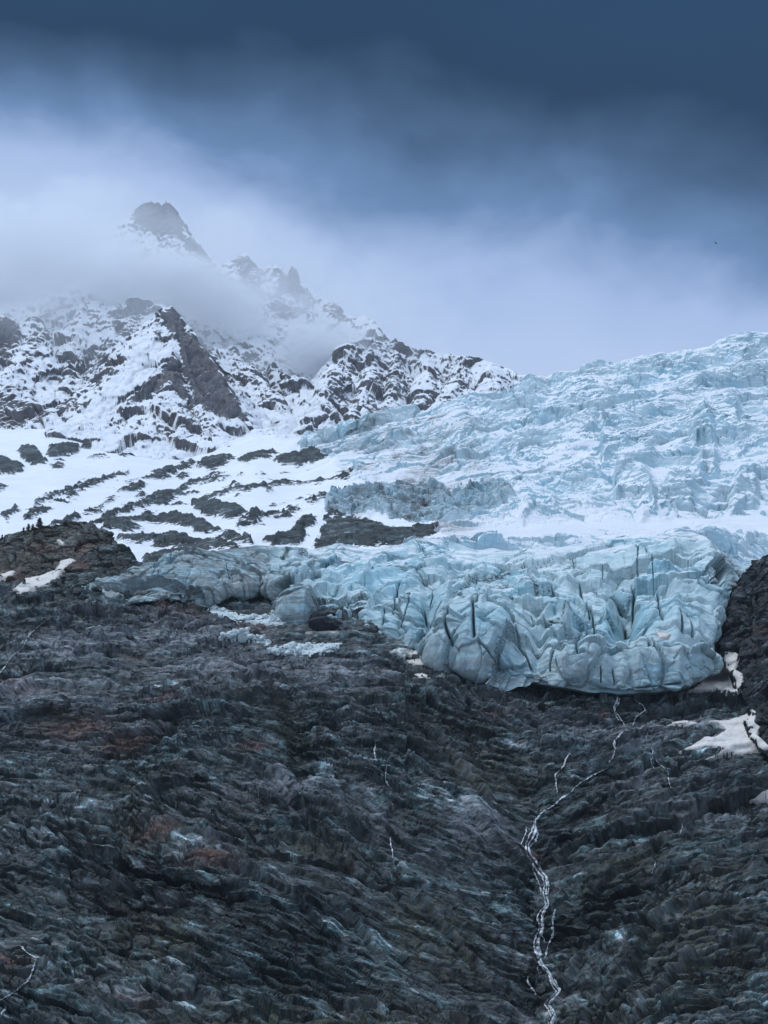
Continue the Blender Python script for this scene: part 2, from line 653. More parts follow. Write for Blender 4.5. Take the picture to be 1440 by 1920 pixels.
def rock_base(PX, PY):
    """the smooth lie of the slope: bedrock before ledges and blocks"""
    Y = rock_depth(PY)
    P = pix(PX, PY, Y)
    wav = fbm(P.reshape(-1, 3), 150, 2, 0.5, 3).reshape(PX.shape)
    g = line_d(PX, PY, GULLY, 420)
    deep = np.interp(PY, [1300, 1450, 1650, 1950], [0.15, 0.5, 1.0, 1.0])
    out = -34 * deep * np.exp(-(g / 150) ** 1.3)
    ch = line_d(PX, PY, STREAM_MAIN, 30)
    out -= 3.0 * np.exp(-(ch / 6) ** 2)
    out += 16 * wav
    out += bump(PX, PY, 430, 1400, 110, 90, 12, 0.3)
    out += bump(PX, PY, 560, 1430, 22, 90, -9, -0.1)
    out += bump(PX, PY, 760, 1360, 130, 60, 9)
    out += bump(PX, PY, 600, 1345, 60, 20, 5)
    out += bump(PX, PY, 1330, 1750, 170, 170, 14, 0.5)
    out += bump(PX, PY, 100, 1330, 180, 45, 10)
    out += bump(PX, PY, 330, 1640, 200, 60, 9, 0.45)
    out += bump(PX, PY, 600, 1720, 150, 45, 8, 0.5)
    out += bump(PX, PY, 1290, 1560, 200, 25, 6, -0.12)
    out += bump(PX, PY, 240, 1545, 40, 130, -9, 0.1)
    out += bump(PX, PY, 860, 1400, 200, 30, -6, 0.4)
    out += bump(PX, PY, 60, 1900, 160, 60, 9, 0.3)
    rim = np.interp(PX, [p_[0] for p_ in ROCK_RIM], [p_[1] for p_ in ROCK_RIM])
    out -= 0.55 * np.clip(rim - PY, 0, None)
    # keep the plan position and lift along the slope's normal instead of sliding along the view
    return P + out[..., None] * np.array((0.0, -0.62, 0.78))


def rock_disp(P, PX, PY):
    """ledges, slabs and blocks; metres along the normal"""
    p = P.reshape(-1, 3)
    shp = PX.shape
    warp = fbm(p, 70, 4, 0.55, 11)
    warp2 = fbm(p, 18, 3, 0.55, 12)
    # bedding: rises away from the gully on both sides
    side = np.clip((PX.ravel() - 1010) / 330, -1.6, 1.3)
    dip = np.where(side < 0, -0.20, -0.33) * side
    bed = p[:, 2] * 1.0 + p[:, 0] * 0.02 + dip * np.abs(p[:, 0] - 70) * np.sign(side) * np.sign(-dip + 1e-9) * 0 + \
        np.where(side < 0, 0.30 * (p[:, 0] - 70), -0.26 * (p[:, 0] - 70))
    # strata on the upper, far part lie nearly level
    lev = sstep(PY.ravel(), 1480, 1250) * (PX.ravel() < 760)
    bed = bed * (1 - lev) + (p[:, 2] + 0.05 * p[:, 0]) * lev + 7 * fbm(p, 160, 2, 0.5, 13)
    mod = 0.25 + 1.0 * sstep(fbm(p, 60, 3, 0.5, 21), -0.35, 0.4)
    d = np.zeros(len(p), F32)
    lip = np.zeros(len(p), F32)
    crk = np.zeros(len(p), F32)
    tone = np.full(len(p), 0.5, F32)
    for lam, amp, w1, w2, sd_ in ((30, 5.0, 9, 3, 1), (10.5, 2.6, 8, 3, 2), (3.8, 1.2, 6, 2.5, 3)):
        sw = saw(-(bed + w1 * warp + w2 * warp2) / lam + 0.37 * sd_, 0.25)
        d += amp * mod * (sw - 0.5)
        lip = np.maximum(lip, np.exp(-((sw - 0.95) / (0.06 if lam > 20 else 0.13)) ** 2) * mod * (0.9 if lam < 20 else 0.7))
    # fractured blocks, long axis along the bedding
    q = np.stack([p[:, 0], p[:, 1], bed], -1)
    for L, a in ((26, 3.8), (11, 2.4), (5.0, 1.4), (2.4, 0.7)):
        f1, f21, k, pl = worley(q + (warp2 * L * 0.35)[:, None], L, int(L * 10), (0.33, 0.6, 1.9))
        d += a * (0.9 * (k - 0.5) + 1.25 * pl - 0.35 * np.exp(-(f21 / 0.09) ** 2))
        tone += (k - 0.5) * {26: 0.25, 11: 0.45, 5.0: 0.65, 2.4: 0.55}[L]
        if L > 2.4:
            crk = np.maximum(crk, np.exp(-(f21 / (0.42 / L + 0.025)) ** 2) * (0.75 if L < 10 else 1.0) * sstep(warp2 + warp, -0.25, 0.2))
    calm = 0.56 + 0.62 * sstep(fbm(p, 95, 3, 0.5, 43), -0.22, 0.22)
    d *= calm
    tone = 0.5 + (tone - 0.5) * (0.5 + 0.5 * calm) + 0.10 * (1 - calm)
    X1 = PX + 7 * warp.reshape(shp) + 5 * warp2.reshape(shp)
    Y1 = PY + 7 * warp.reshape(shp) + 4 * warp2.reshape(shp)
    for line, drop in STEPS:
        L_ = np.array(line, float)
        m_ = (X1 > L_[0, 0] - 12) & (X1 < L_[-1, 0] + 12)
        xx, yy = X1[m_], Y1[m_]
        inx = sstep(xx, L_[0, 0] - 10, L_[0, 0] + 20) * sstep(xx, L_[-1, 0] + 10, L_[-1, 0] - 20)
        v = yy - np.interp(xx, L_[:, 0], L_[:, 1])
        ff = m_.ravel()
        d[ff] += (drop * inx * np.where(v < 0, np.exp(-(v / 22) ** 2), -0.55 * np.exp(-(v / 16) ** 2) + 1.55 * np.exp(-(v / 2.2) ** 2))).astype(F32)
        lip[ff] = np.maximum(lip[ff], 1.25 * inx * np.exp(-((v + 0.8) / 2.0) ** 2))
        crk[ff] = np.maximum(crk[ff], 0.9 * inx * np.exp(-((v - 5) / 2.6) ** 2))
    d += 2.2 * fbm(p, 30, 4, 0.55, 31, ridged=True)
    d += 0.6 * fbm(p, 4, 3, 0.6, 41)
    d += 7.0 * fbm(p, 75, 3, 0.5, 42)
    return d.reshape(shp), (bed + 8 * warp + 3 * warp2).reshape(shp), lip.reshape(shp), crk.reshape(shp), np.clip(tone, 0, 1).reshape(shp)


STEPS = [  # long ledges: polyline, drop in metres
    ([(977, 1388), (1020, 1376), (1073, 1368)], 2.0), ([(985, 1405), (1040, 1392), (1095, 1384)], 1.8), ([(1073, 1465), (1130, 1437), (1215, 1409)], 2.6), ([(1090, 1470), (1150, 1450), (1207, 1438)], 2.0),
    ([(1150, 1490), (1230, 1480), (1315, 1482)], 2.4), ([(870, 1488), (920, 1512), (990, 1529)], 3.4), ([(930, 1540), (965, 1546), (990, 1548)], 2.2), ([(1285, 1570), (1335, 1556), (1392, 1546)], 2.4), ([(1200, 1680), (1225, 1650), (1260, 1612)], 3.0),
    ([(-60, 1312), (0, 1304), (54, 1288), (120, 1284), (190, 1288), (225, 1296)], 3.2), ([(100, 1221), (150, 1218), (210, 1229)], 2.0), ([(55, 1277), (120, 1271), (200, 1279)], 2.0), ([(140, 1388), (230, 1382), (320, 1392)], 2.6), ([(410, 1438), (455, 1457), (505, 1475), (570, 1505), (645, 1537), (700, 1552)], 3.4),
    ([(515, 1565), (580, 1580), (650, 1601), (720, 1632)], 2.8), ([(560, 1352), (620, 1370), (690, 1388)], 2.4), ([(810, 1386), (850, 1408), (890, 1434), (930, 1470)], 3.0), ([(728, 1472), (755, 1460), (785, 1448)], 1.8), ([(705, 1524), (725, 1508), (750, 1490)], 2.0),
    ([(510, 1482), (580, 1540), (640, 1590), (700, 1640)], 2.4), ([(345, 1790), (390, 1798), (436, 1808)], 2.0), ([(640, 1400), (720, 1420), (800, 1455)], 2.2), ([(250, 1460), (320, 1490), (400, 1530), (470, 1575)], 3.0), ([(100, 1600), (180, 1625), (260, 1670), (330, 1720)], 3.2),
    ([(420, 1655), (500, 1680), (580, 1730), (640, 1770)], 3.4), ([(560, 1690), (640, 1720), (720, 1770)], 2.6), ([(760, 1640), (840, 1680), (920, 1740)], 2.8), ([(0, 1700), (70, 1720), (150, 1760)], 2.6), ([(120, 1850), (180, 1870), (230, 1900)], 2.8),
    ([(1050, 1760), (1120, 1700), (1200, 1660)], 3.0), ([(1060, 1860), (1150, 1790), (1260, 1740), (1340, 1720)], 3.2), ([(1180, 1900), (1260, 1840), (1360, 1800), (1460, 1790)], 3.4), ([(1090, 1620), (1160, 1590), (1250, 1570)], 2.4), ([(1240, 1480), (1320, 1440), (1420, 1425)], 2.2),
    ([(300, 1175), (380, 1190), (440, 1215)], 1.8), ([(600, 1290), (690, 1280), (780, 1290), (860, 1310)], 2.2), ([(880, 1310), (980, 1330), (1080, 1322), (1160, 1330)], 2.2), ([(420, 1275), (500, 1290), (570, 1320)], 2.2), ([(840, 1830), (900, 1850), (980, 1880)], 2.6), ([(640, 1840), (720, 1850), (800, 1880)], 2.4)]
RUST = [(362, 1157, 45, 13), (395, 1162, 30, 9), (496, 1209, 14, 8), (246, 1232, 20, 7), (146, 1366, 70, 14), (25, 1295, 45, 8),
        (304, 1328, 35, 7), (20, 1830, 45, 28), (105, 1850, 30, 14), (400, 1645, 60, 16), (285, 1560, 40, 18), (230, 1395, 60, 12),
        (935, 1335, 30, 5), (470, 1440, 30, 6), (325, 1135, 40, 8), (1000, 1512, 20, 7), (210, 1890, 60, 14), (1130, 1320, 12, 6), (480, 1190, 30, 8)]
MOSS = [(1190, 1575, 50, 25), (540, 1395, 20, 60), (300, 1770, 80, 40), (820, 1700, 90, 60), (1330, 1800, 120, 100), (620, 1590, 90, 20), (1310, 1660, 90, 20),
        (240, 1520, 40, 60), (900, 1420, 90, 40), (480, 1900, 150, 40), (760, 1880, 150, 50), (1120, 1860, 120, 60)]
PALE = [(80, 1310, 120, 22), (170, 1325, 70, 16), (420, 1245, 120, 30), (620, 1265, 120, 20), (1330, 1495, 50, 16), (1230, 1425, 70, 10), (700, 1520, 60, 10), (900, 1505, 60, 25),
        (330, 1200, 160, 30), (150, 1200, 120, 30), (1150, 1345, 150, 20), (200, 1880, 80, 15), (1320, 1340, 80, 15), (560, 1490, 120, 14)]


def splat(PX, PY, spots, warp):
    out = np.zeros(PX.shape)
    for cx, cy, rx, ry in spots:
        out = np.maximum(out, np.exp(-(((PX - cx) / rx) ** 2 + ((PY - cy) / ry) ** 2) * (1 + 0.7 * warp)))
    return out


def build_rock():
    px = columns(-420, 1860, 1.45)
    py = np.concatenate([np.arange(2110, 1960, -3.0), np.arange(1960, 1040, -1.25)])
    PX, PY = np.meshgrid(px, py)
    P = rock_base(PX, PY)
    n = grid_normals(P)
    d, bed, lip, crk, tone = rock_disp(P, PX, PY)
    P = P + n * d[..., None]
    w = fbm(P.reshape(-1, 3), 25, 3, 0.6, 77).reshape(PX.shape)
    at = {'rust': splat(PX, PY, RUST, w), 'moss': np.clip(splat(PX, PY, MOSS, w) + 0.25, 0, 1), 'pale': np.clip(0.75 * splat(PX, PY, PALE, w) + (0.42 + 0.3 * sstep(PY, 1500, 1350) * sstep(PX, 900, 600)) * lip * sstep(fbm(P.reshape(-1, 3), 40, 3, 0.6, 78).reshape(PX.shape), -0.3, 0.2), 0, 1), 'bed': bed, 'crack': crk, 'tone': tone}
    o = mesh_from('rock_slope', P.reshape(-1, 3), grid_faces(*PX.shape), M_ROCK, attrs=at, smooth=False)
    tag(o, 'dark wet rock slope of layered ledges below the glacier', 'rock slope', kind='structure')
    return o


ROCK = build_rock()

# ------------------------------------------------------------------ glacier tongue
T_BOT = [(150, 1112), (200, 1128), (240, 1133), (320, 1122), (380, 1124), (420, 1118), (470, 1108), (520, 1110), (537, 1130), (545, 1165), (600, 1166), (628, 1186), (668, 1186),
         (718, 1207), (765, 1215), (787, 1211), (794, 1229), (841, 1247), (910, 1262), (964, 1272), (1001, 1277), (1050, 1288),
         (1102, 1297), (1189, 1301), (1282, 1288), (1309, 1276), (1335, 1262), (1346, 1215), (1355, 1160), (1375, 1120), (1395, 1085), (1440, 1075)]
T_TOP = [(150, 1108), (220, 1095), (280, 1074), (370, 1040), (435, 1030), (480, 1021), (540, 1025), (590, 1030), (630, 1020), (697, 1029), (729, 1023),
         (765, 1018), (783, 1009), (816, 1008), (848, 1020), (895, 1032), (924, 1027), (957, 1032), (1000, 1026), (1031, 1029), (1072, 1021), (1125, 1016),
         (1185, 1007), (1234, 1003), (1267, 997), (1301, 997), (1324, 1007), (1350, 1024), (1369, 1046), (1399, 1062), (1440, 1070)]
CRACKS = [  # polyline, width px, depth m
    ([(1026, 1091), (1042, 1114), (1052, 1144)], 4.5, 9), ([(1056, 1129), (1061, 1147)], 4, 7), ([(1082, 1069), (1087, 1099), (1099, 1117), (1104, 1136)], 5, 9),
    ([(1127, 1050), (1128, 1065)], 2, 3), ([(1196, 1027), (1194, 1057)], 3.5, 6), ([(1189, 1072), (1187, 1102), (1179, 1129), (1177, 1147)], 4.5, 10),
    ([(1166, 1075), (1166, 1090)], 2, 3), ([(1225, 1070), (1225, 1095)], 2, 3), ([(1072, 1040), (1073, 1055)], 2, 3),
    ([(1233, 1110), (1235, 1136), (1237, 1162), (1242, 1181)], 4, 9), ([(1271, 1174), (1277, 1200)], 4, 5), ([(1282, 1174), (1296, 1200)], 3, 4),
    ([(1082, 1219), (1087, 1249)], 4, 5), ([(997, 1162), (1003, 1185)], 3, 4), ([(934, 1150), (943, 1168)], 5, 6), ([(1346, 1076), (1365, 1095)], 3, 4),
    ([(1346, 1076), (1327, 1091)], 3, 4), ([(1129, 1084), (1162, 1099)], 3.5, 5), ([(1219, 1222), (1232, 1247)], 4, 5), ([(1165, 1112), (1172, 1140), (1180, 1165)], 7, 8),
    ([(1104, 1117), (1110, 1136), (1114, 1174)], 4.5, 7), ([(1125, 1260), (1127, 1279)], 2.5, 4), ([(1149, 1260), (1151, 1275)], 2.5, 4),
    ([(1271, 1110), (1305, 1118), (1327, 1099)], 3.5, 5), ([(1305, 1121), (1342, 1140)], 3, 4),
    ([(751, 1090), (739, 1104), (738, 1130), (733, 1150)], 3, 5), ([(721, 1130), (720, 1155), (713, 1184)], 3, 5), ([(832, 1079), (816, 1104), (805, 1119)], 3, 5),
    ([(794, 1133), (798, 1155), (812, 1164)], 5, 8), ([(789, 1160), (787, 1200)], 7, 10), ([(856, 1177), (843, 1195), (845, 1216), (859, 1231)], 4, 8),
    ([(899, 1151), (895, 1195)], 4.5, 8), ([(888, 1195), (897, 1235)], 5, 8), ([(597, 1112), (599, 1130)], 2.5, 4), ([(789, 1177), (827, 1164), (877, 1151)], 3, 4),
    ([(635, 1177), (660, 1151), (686, 1137)], 3.5, 5), ([(693, 1050), (711, 1072)], 2.5, 4), ([(640, 1145), (655, 1120), (690, 1100)], 3, 4), ([(535, 1110), (560, 1085), (600, 1070)], 3, 4),
    ([(500, 1065), (512, 1090)], 3, 4), ([(526, 1060), (535, 1080)], 2.5, 4), ([(770, 1125), (755, 1150), (748, 1180)], 3, 5), ([(672, 1160), (668, 1180)], 3, 4),
    ([(640, 1040), (610, 1060), (560, 1062)], 2.5, 3), ([(780, 1012), (800, 1030), (835, 1028)], 2, 3), ([(960, 1210), (985, 1235), (1000, 1262)], 4, 5), ([(1050, 1190), (1035, 1235), (1030, 1260)], 4, 5),
    ([(1175, 1165), (1200, 1200), (1215, 1230)], 5, 6), ([(1240, 1225), (1290, 1232), (1330, 1240)], 3.5, 5), ([(1070, 1252), (1098, 1252)], 3, 4), ([(420, 1060), (430, 1100)], 1.5, 2),
    ([(1000, 1170), (1050, 1195), (1100, 1180)], 3, 4), ([(330, 1070), (300, 1100)], 1.5, 2), ([(905, 1240), (930, 1250), (960, 1252)], 3, 4), ([(1210, 1032), (1240, 1060), (1236, 1075)], 2.5, 4),
    ([(1150, 1025), (1195, 1018)], 2.5, 4), ([(1290, 1040), (1335, 1025), (1345, 1050)], 2.5, 3), ([(1062, 1286), (1106, 1292), (1189, 1291), (1275, 1281)], 4, 9)]
LEDGES = [  # crests: ice below drops away; polyline, drop m, reach px
    ([(1031, 1046), (1100, 1036), (1185, 1028), (1240, 1030), (1300, 1022)], 5, 16), ([(1070, 1062), (1130, 1058), (1190, 1056), (1230, 1060)], 4, 12),
    ([(1040, 1075), (1090, 1074), (1140, 1072), (1200, 1075), (1260, 1078)], 4, 12), ([(1140, 1084), (1170, 1092), (1190, 1100)], 4, 12),
    ([(1230, 1108), (1260, 1106), (1300, 1118), (1340, 1138), (1347, 1150)], 6, 16), ([(1272, 1098), (1300, 1090), (1325, 1090)], 4, 14),
    ([(835, 1120), (860, 1095), (900, 1082), (960, 1080), (1010, 1085)], 5, 18), ([(1000, 1190), (1040, 1165), (1075, 1180), (1110, 1185), (1160, 1180), (1190, 1195)], 6, 18),
    ([(908, 1190), (925, 1168), (945, 1172), (965, 1170), (985, 1180)], 4, 16), ([(790, 1178), (810, 1166), (850, 1160), (880, 1160)], 5, 18), ([(690, 1055), (720, 1035), (765, 1022)], 4, 14),
    ([(585, 1105), (610, 1090), (640, 1100), (650, 1115)], 4, 14), ([(690, 1140), (705, 1110), (740, 1095), (790, 1085)], 5, 16), ([(1065, 1112), (1075, 1108), (1100, 1130)], 4, 12),
    ([(1135, 1140), (1145, 1112), (1155, 1115), (1160, 1140)], 4, 14), ([(625, 1165), (645, 1145), (668, 1160)], 4, 12), ([(1270, 1240), (1310, 1230), (1335, 1240)], 3, 12),
    ([(480, 1050), (530, 1045), (580, 1042), (640, 1040)], 3.5, 12), ([(560, 1075), (600, 1070), (660, 1065), (700, 1070)], 3, 12), ([(650, 1090), (690, 1080), (740, 1070), (800, 1060), (870, 1052)], 3, 12)]


def tongue_surface(PX, T):
    bot = np.interp(PX, *zip(*[(a, b) for a, b in T_BOT]))
    top = np.interp(PX, *zip(*[(a, b) for a, b in T_TOP]))
    bot = bot + 7 * fbm(np.stack([PX.ravel(), 0 * PX.ravel(), 0 * PX.ravel()], -1), 45, 4, 0.6, 50).reshape(PX.shape) * sstep(PX, 520, 640)
    tt = np.clip(T, 0, 1)
    PY = bot + (top - bot) * tt
    y0 = rock_depth(bot) - 6
    back = np.interp(PX, [150, 300, 500, 900, 1300, 1400, 1440], [25, 70, 110, 200, 170, 60, 40])
    Y = y0 + back * tt ** 1.9
    over = np.clip(T - 1, 0, None)                          # behind the crest it sinks again
    under = np.clip(-T, 0, None)                            # the snout runs down into the rock
    Y = Y + over * 160 + under * 60
    PY = PY + over * 90 + under * 14
    return PY, Y


def build_tongue():
    px = columns(150, 1440, 1.15)
    T = np.concatenate([np.linspace(-0.9, -0.02, 14), np.linspace(0, 1, 290), np.linspace(1.01, 1.5, 26)])
    PX, TT = np.meshgrid(px, T)
    PY, Y = tongue_surface(PX, TT)
    P = pix(PX, PY, Y)
    P = blur1(blur1(P, 4, 1), 3, 0)
    n = grid_normals(P)
    n = blur1(blur1(n, 14, 1), 8, 0)
    n /= np.linalg.norm(n, axis=-1)[..., None]
    p = P.reshape(-1, 3)
    shp = PX.shape
    wx = fbm(p, 14, 3, 0.5, 51).reshape(shp)
    wy = fbm(p, 14, 3, 0.5, 52).reshape(shp)
    QX, QY = PX + 6 * wx, PY + 5 * wy
    edge = sstep(TT, -0.1, 0.05) * (0.25 + 0.75 * sstep(TT, 1.02, 0.80)) * sstep(TT, 1.4, 1.0)
    d = np.zeros(shp)
    for a in ((890, 1190, 85, 62, 12), (1110, 1240, 105, 38, 9), (1270, 1165, 65, 48, 9), (840, 1215, 38, 32, 5), (720, 1160, 50, 34, 6), (575, 1140, 32, 30, 6),
              (380, 1080, 120, 30, 5), (1290, 1106, 30, 13, 3), (945, 1205, 36, 38, 5), (1172, 1150, 22, 44, -9), (805, 1150, 16, 44, -8), (660, 1165, 20, 26, -3),
              (1060, 1160, 26, 30, 4), (1145, 1135, 14, 24, 5), (610, 1110, 22, 30, -3), (1010, 1200, 16, 40, -5), (1215, 1235, 60, 20, 3), (1320, 1050, 40, 22, 4)):
        d += bump(QX, QY, *a[:4], a[4] * 1.9)
    for line, drop, reach in LEDGES:
        # below the crest the ice drops: distance measured straight down the picture of the face
        L = np.array(line, float)
        yl = np.interp(QX, L[:, 0], L[:, 1])
        inx = sstep(QX, L[0, 0] - 6, L[0, 0] + 10) * sstep(QX, L[-1, 0] + 6, L[-1, 0] - 10)
        v = QY - yl
        d += 1.5 * inx * drop * (np.where(v < 0, np.exp(-(v / (reach * 0.9)) ** 2), np.exp(-(v / (reach * 0.28)) ** 2)) - 0.35)
    # blocky seracs
    fis = np.zeros(shp)
    for L, a, st in ((38, 7.0, (0.75, 1, 0.9)), (17, 3.4, (0.7, 1, 1.0)), (7, 1.1, (0.6, 0.8, 1.2))):
        f1, f21, k, pl = worley(p + 0.10 * L * np.stack([wx.ravel(), wy.ravel(), wx.ravel()], -1), L, int(L) + 300, st)
        d += (1 + 0.7 * sstep(TT, 0.30, 0.02)) * (a * (0.55 * (k - 0.5) + 1.25 * pl - 0.3 * np.exp(-(f21 / 0.07) ** 2))).reshape(shp)
        if L > 10:
            cm = sstep(fbm(p, L * 2.5, 2, 0.5, int(L) + 77), -0.1, 0.3)
            fis = np.maximum(fis, (cm * np.exp(-(f21 / (0.9 / L)) ** 2)).reshape(shp))
    lay = p[:, 2] + 0.22 * p[:, 0] + 7 * fbm(p, 60, 2, 0.5, 93)
    d += (0.55 * (saw(-lay / 6.0, 0.3) - 0.5) + 0.35 * (saw(-lay / 2.3, 0.3) - 0.5)).reshape(shp)
    fold = np.stack([p[:, 0] + 8 * wx.ravel(), p[:, 1], p[:, 2] + 8 * wy.ravel()], -1)
    d += (2.2 * fbm(fold, 46, 3, 0.45, 55, ridged=True, stretch=(1, 1, 0.6)) + 1.0 * fbm(fold, 13, 3, 0.5, 56, ridged=True)).reshape(shp) * (0.35 + 0.65 * sstep(TT, 0.75, 0.45))
    d += 0.5 * fbm(p, 6, 4, 0.55, 57).reshape(shp) + 1.6 * fbm(p, 22, 3, 0.5, 58).reshape(shp)
    blue = np.zeros(shp)
    w3 = 2.2 * fbm(p, 5, 2, 0.5, 59).reshape(shp)
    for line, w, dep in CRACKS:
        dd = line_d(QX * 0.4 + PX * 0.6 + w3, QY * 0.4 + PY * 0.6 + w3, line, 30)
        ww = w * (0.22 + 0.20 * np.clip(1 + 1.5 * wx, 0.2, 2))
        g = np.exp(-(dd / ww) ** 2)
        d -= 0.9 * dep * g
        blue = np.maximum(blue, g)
    d *= edge
    P = P + n * d[..., None]
    low = sstep(PY, 1150, 1290)
    leftd = sstep(PX, 560, 430)
    rel = sstep(TT, 0.35, 0.0)
    s1, s2 = saw(-lay / 6.0, 0.3).reshape(shp), saw(-lay / 2.3, 0.3).reshape(shp)
    lines = np.exp(-((s1 - 0.9) / 0.10) ** 2) * sstep(fbm(p, 22, 3, 0.6, 91).reshape(shp), 0.0, 0.35) + 0.7 * np.exp(-((s2 - 0.9) / 0.16) ** 2) * sstep(fbm(p, 16, 3, 0.6, 92).reshape(shp), 0.12, 0.4)
    grit0 = np.clip(0.75 * fis + 0.55 * lines * sstep(TT, 0.95, 0.6), 0, 1)
    dirt = np.clip(0.24 + 1.6 * leftd + 0.6 * rel + 0.15 * low + bump(PX, PY, 575, 1140, 45, 45, 0.8), 0, 1.6) * np.where(PX > 600, 0.85, 1)
    grit = np.zeros(shp)
    for line, w in (([(862, 1100), (890, 1090), (925, 1084), (955, 1078)], 3.2), ([(880, 1108), (905, 1098), (940, 1096), (960, 1094)], 3), ([(835, 1128), (860, 1118), (880, 1112)], 2.5),
                    ([(905, 1120), (940, 1128), (960, 1140), (975, 1146)], 3.5), ([(1129, 1084), (1162, 1099)], 3), ([(1180, 1022), (1200, 1016)], 2.5), ([(975, 1098), (1010, 1105)], 2.5),
                    ([(560, 1045), (600, 1040), (640, 1038)], 2.5), ([(770, 1055), (800, 1050)], 2), ([(990, 1060), (1005, 1055)], 2)):
        grit = np.maximum(grit, np.exp(-(line_d(QX, QY, line, 30) / w) ** 2))
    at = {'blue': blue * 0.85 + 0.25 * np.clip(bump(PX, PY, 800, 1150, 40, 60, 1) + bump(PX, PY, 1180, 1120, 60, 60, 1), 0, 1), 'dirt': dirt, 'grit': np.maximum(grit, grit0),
          'snow': 0.17 * sstep(TT, 0.40, 0.8) * sstep(PX, 450, 600) - 0.02}
    o = mesh_from('glacier_tongue', P.reshape(-1, 3), grid_faces(*shp), M_TONGUE, attrs=at, smooth=False)
    tag(o, 'blue grey glacier tongue with crevasses, ending on the dark rock slope', 'glacier')
    return o


TONGUE = build_tongue()

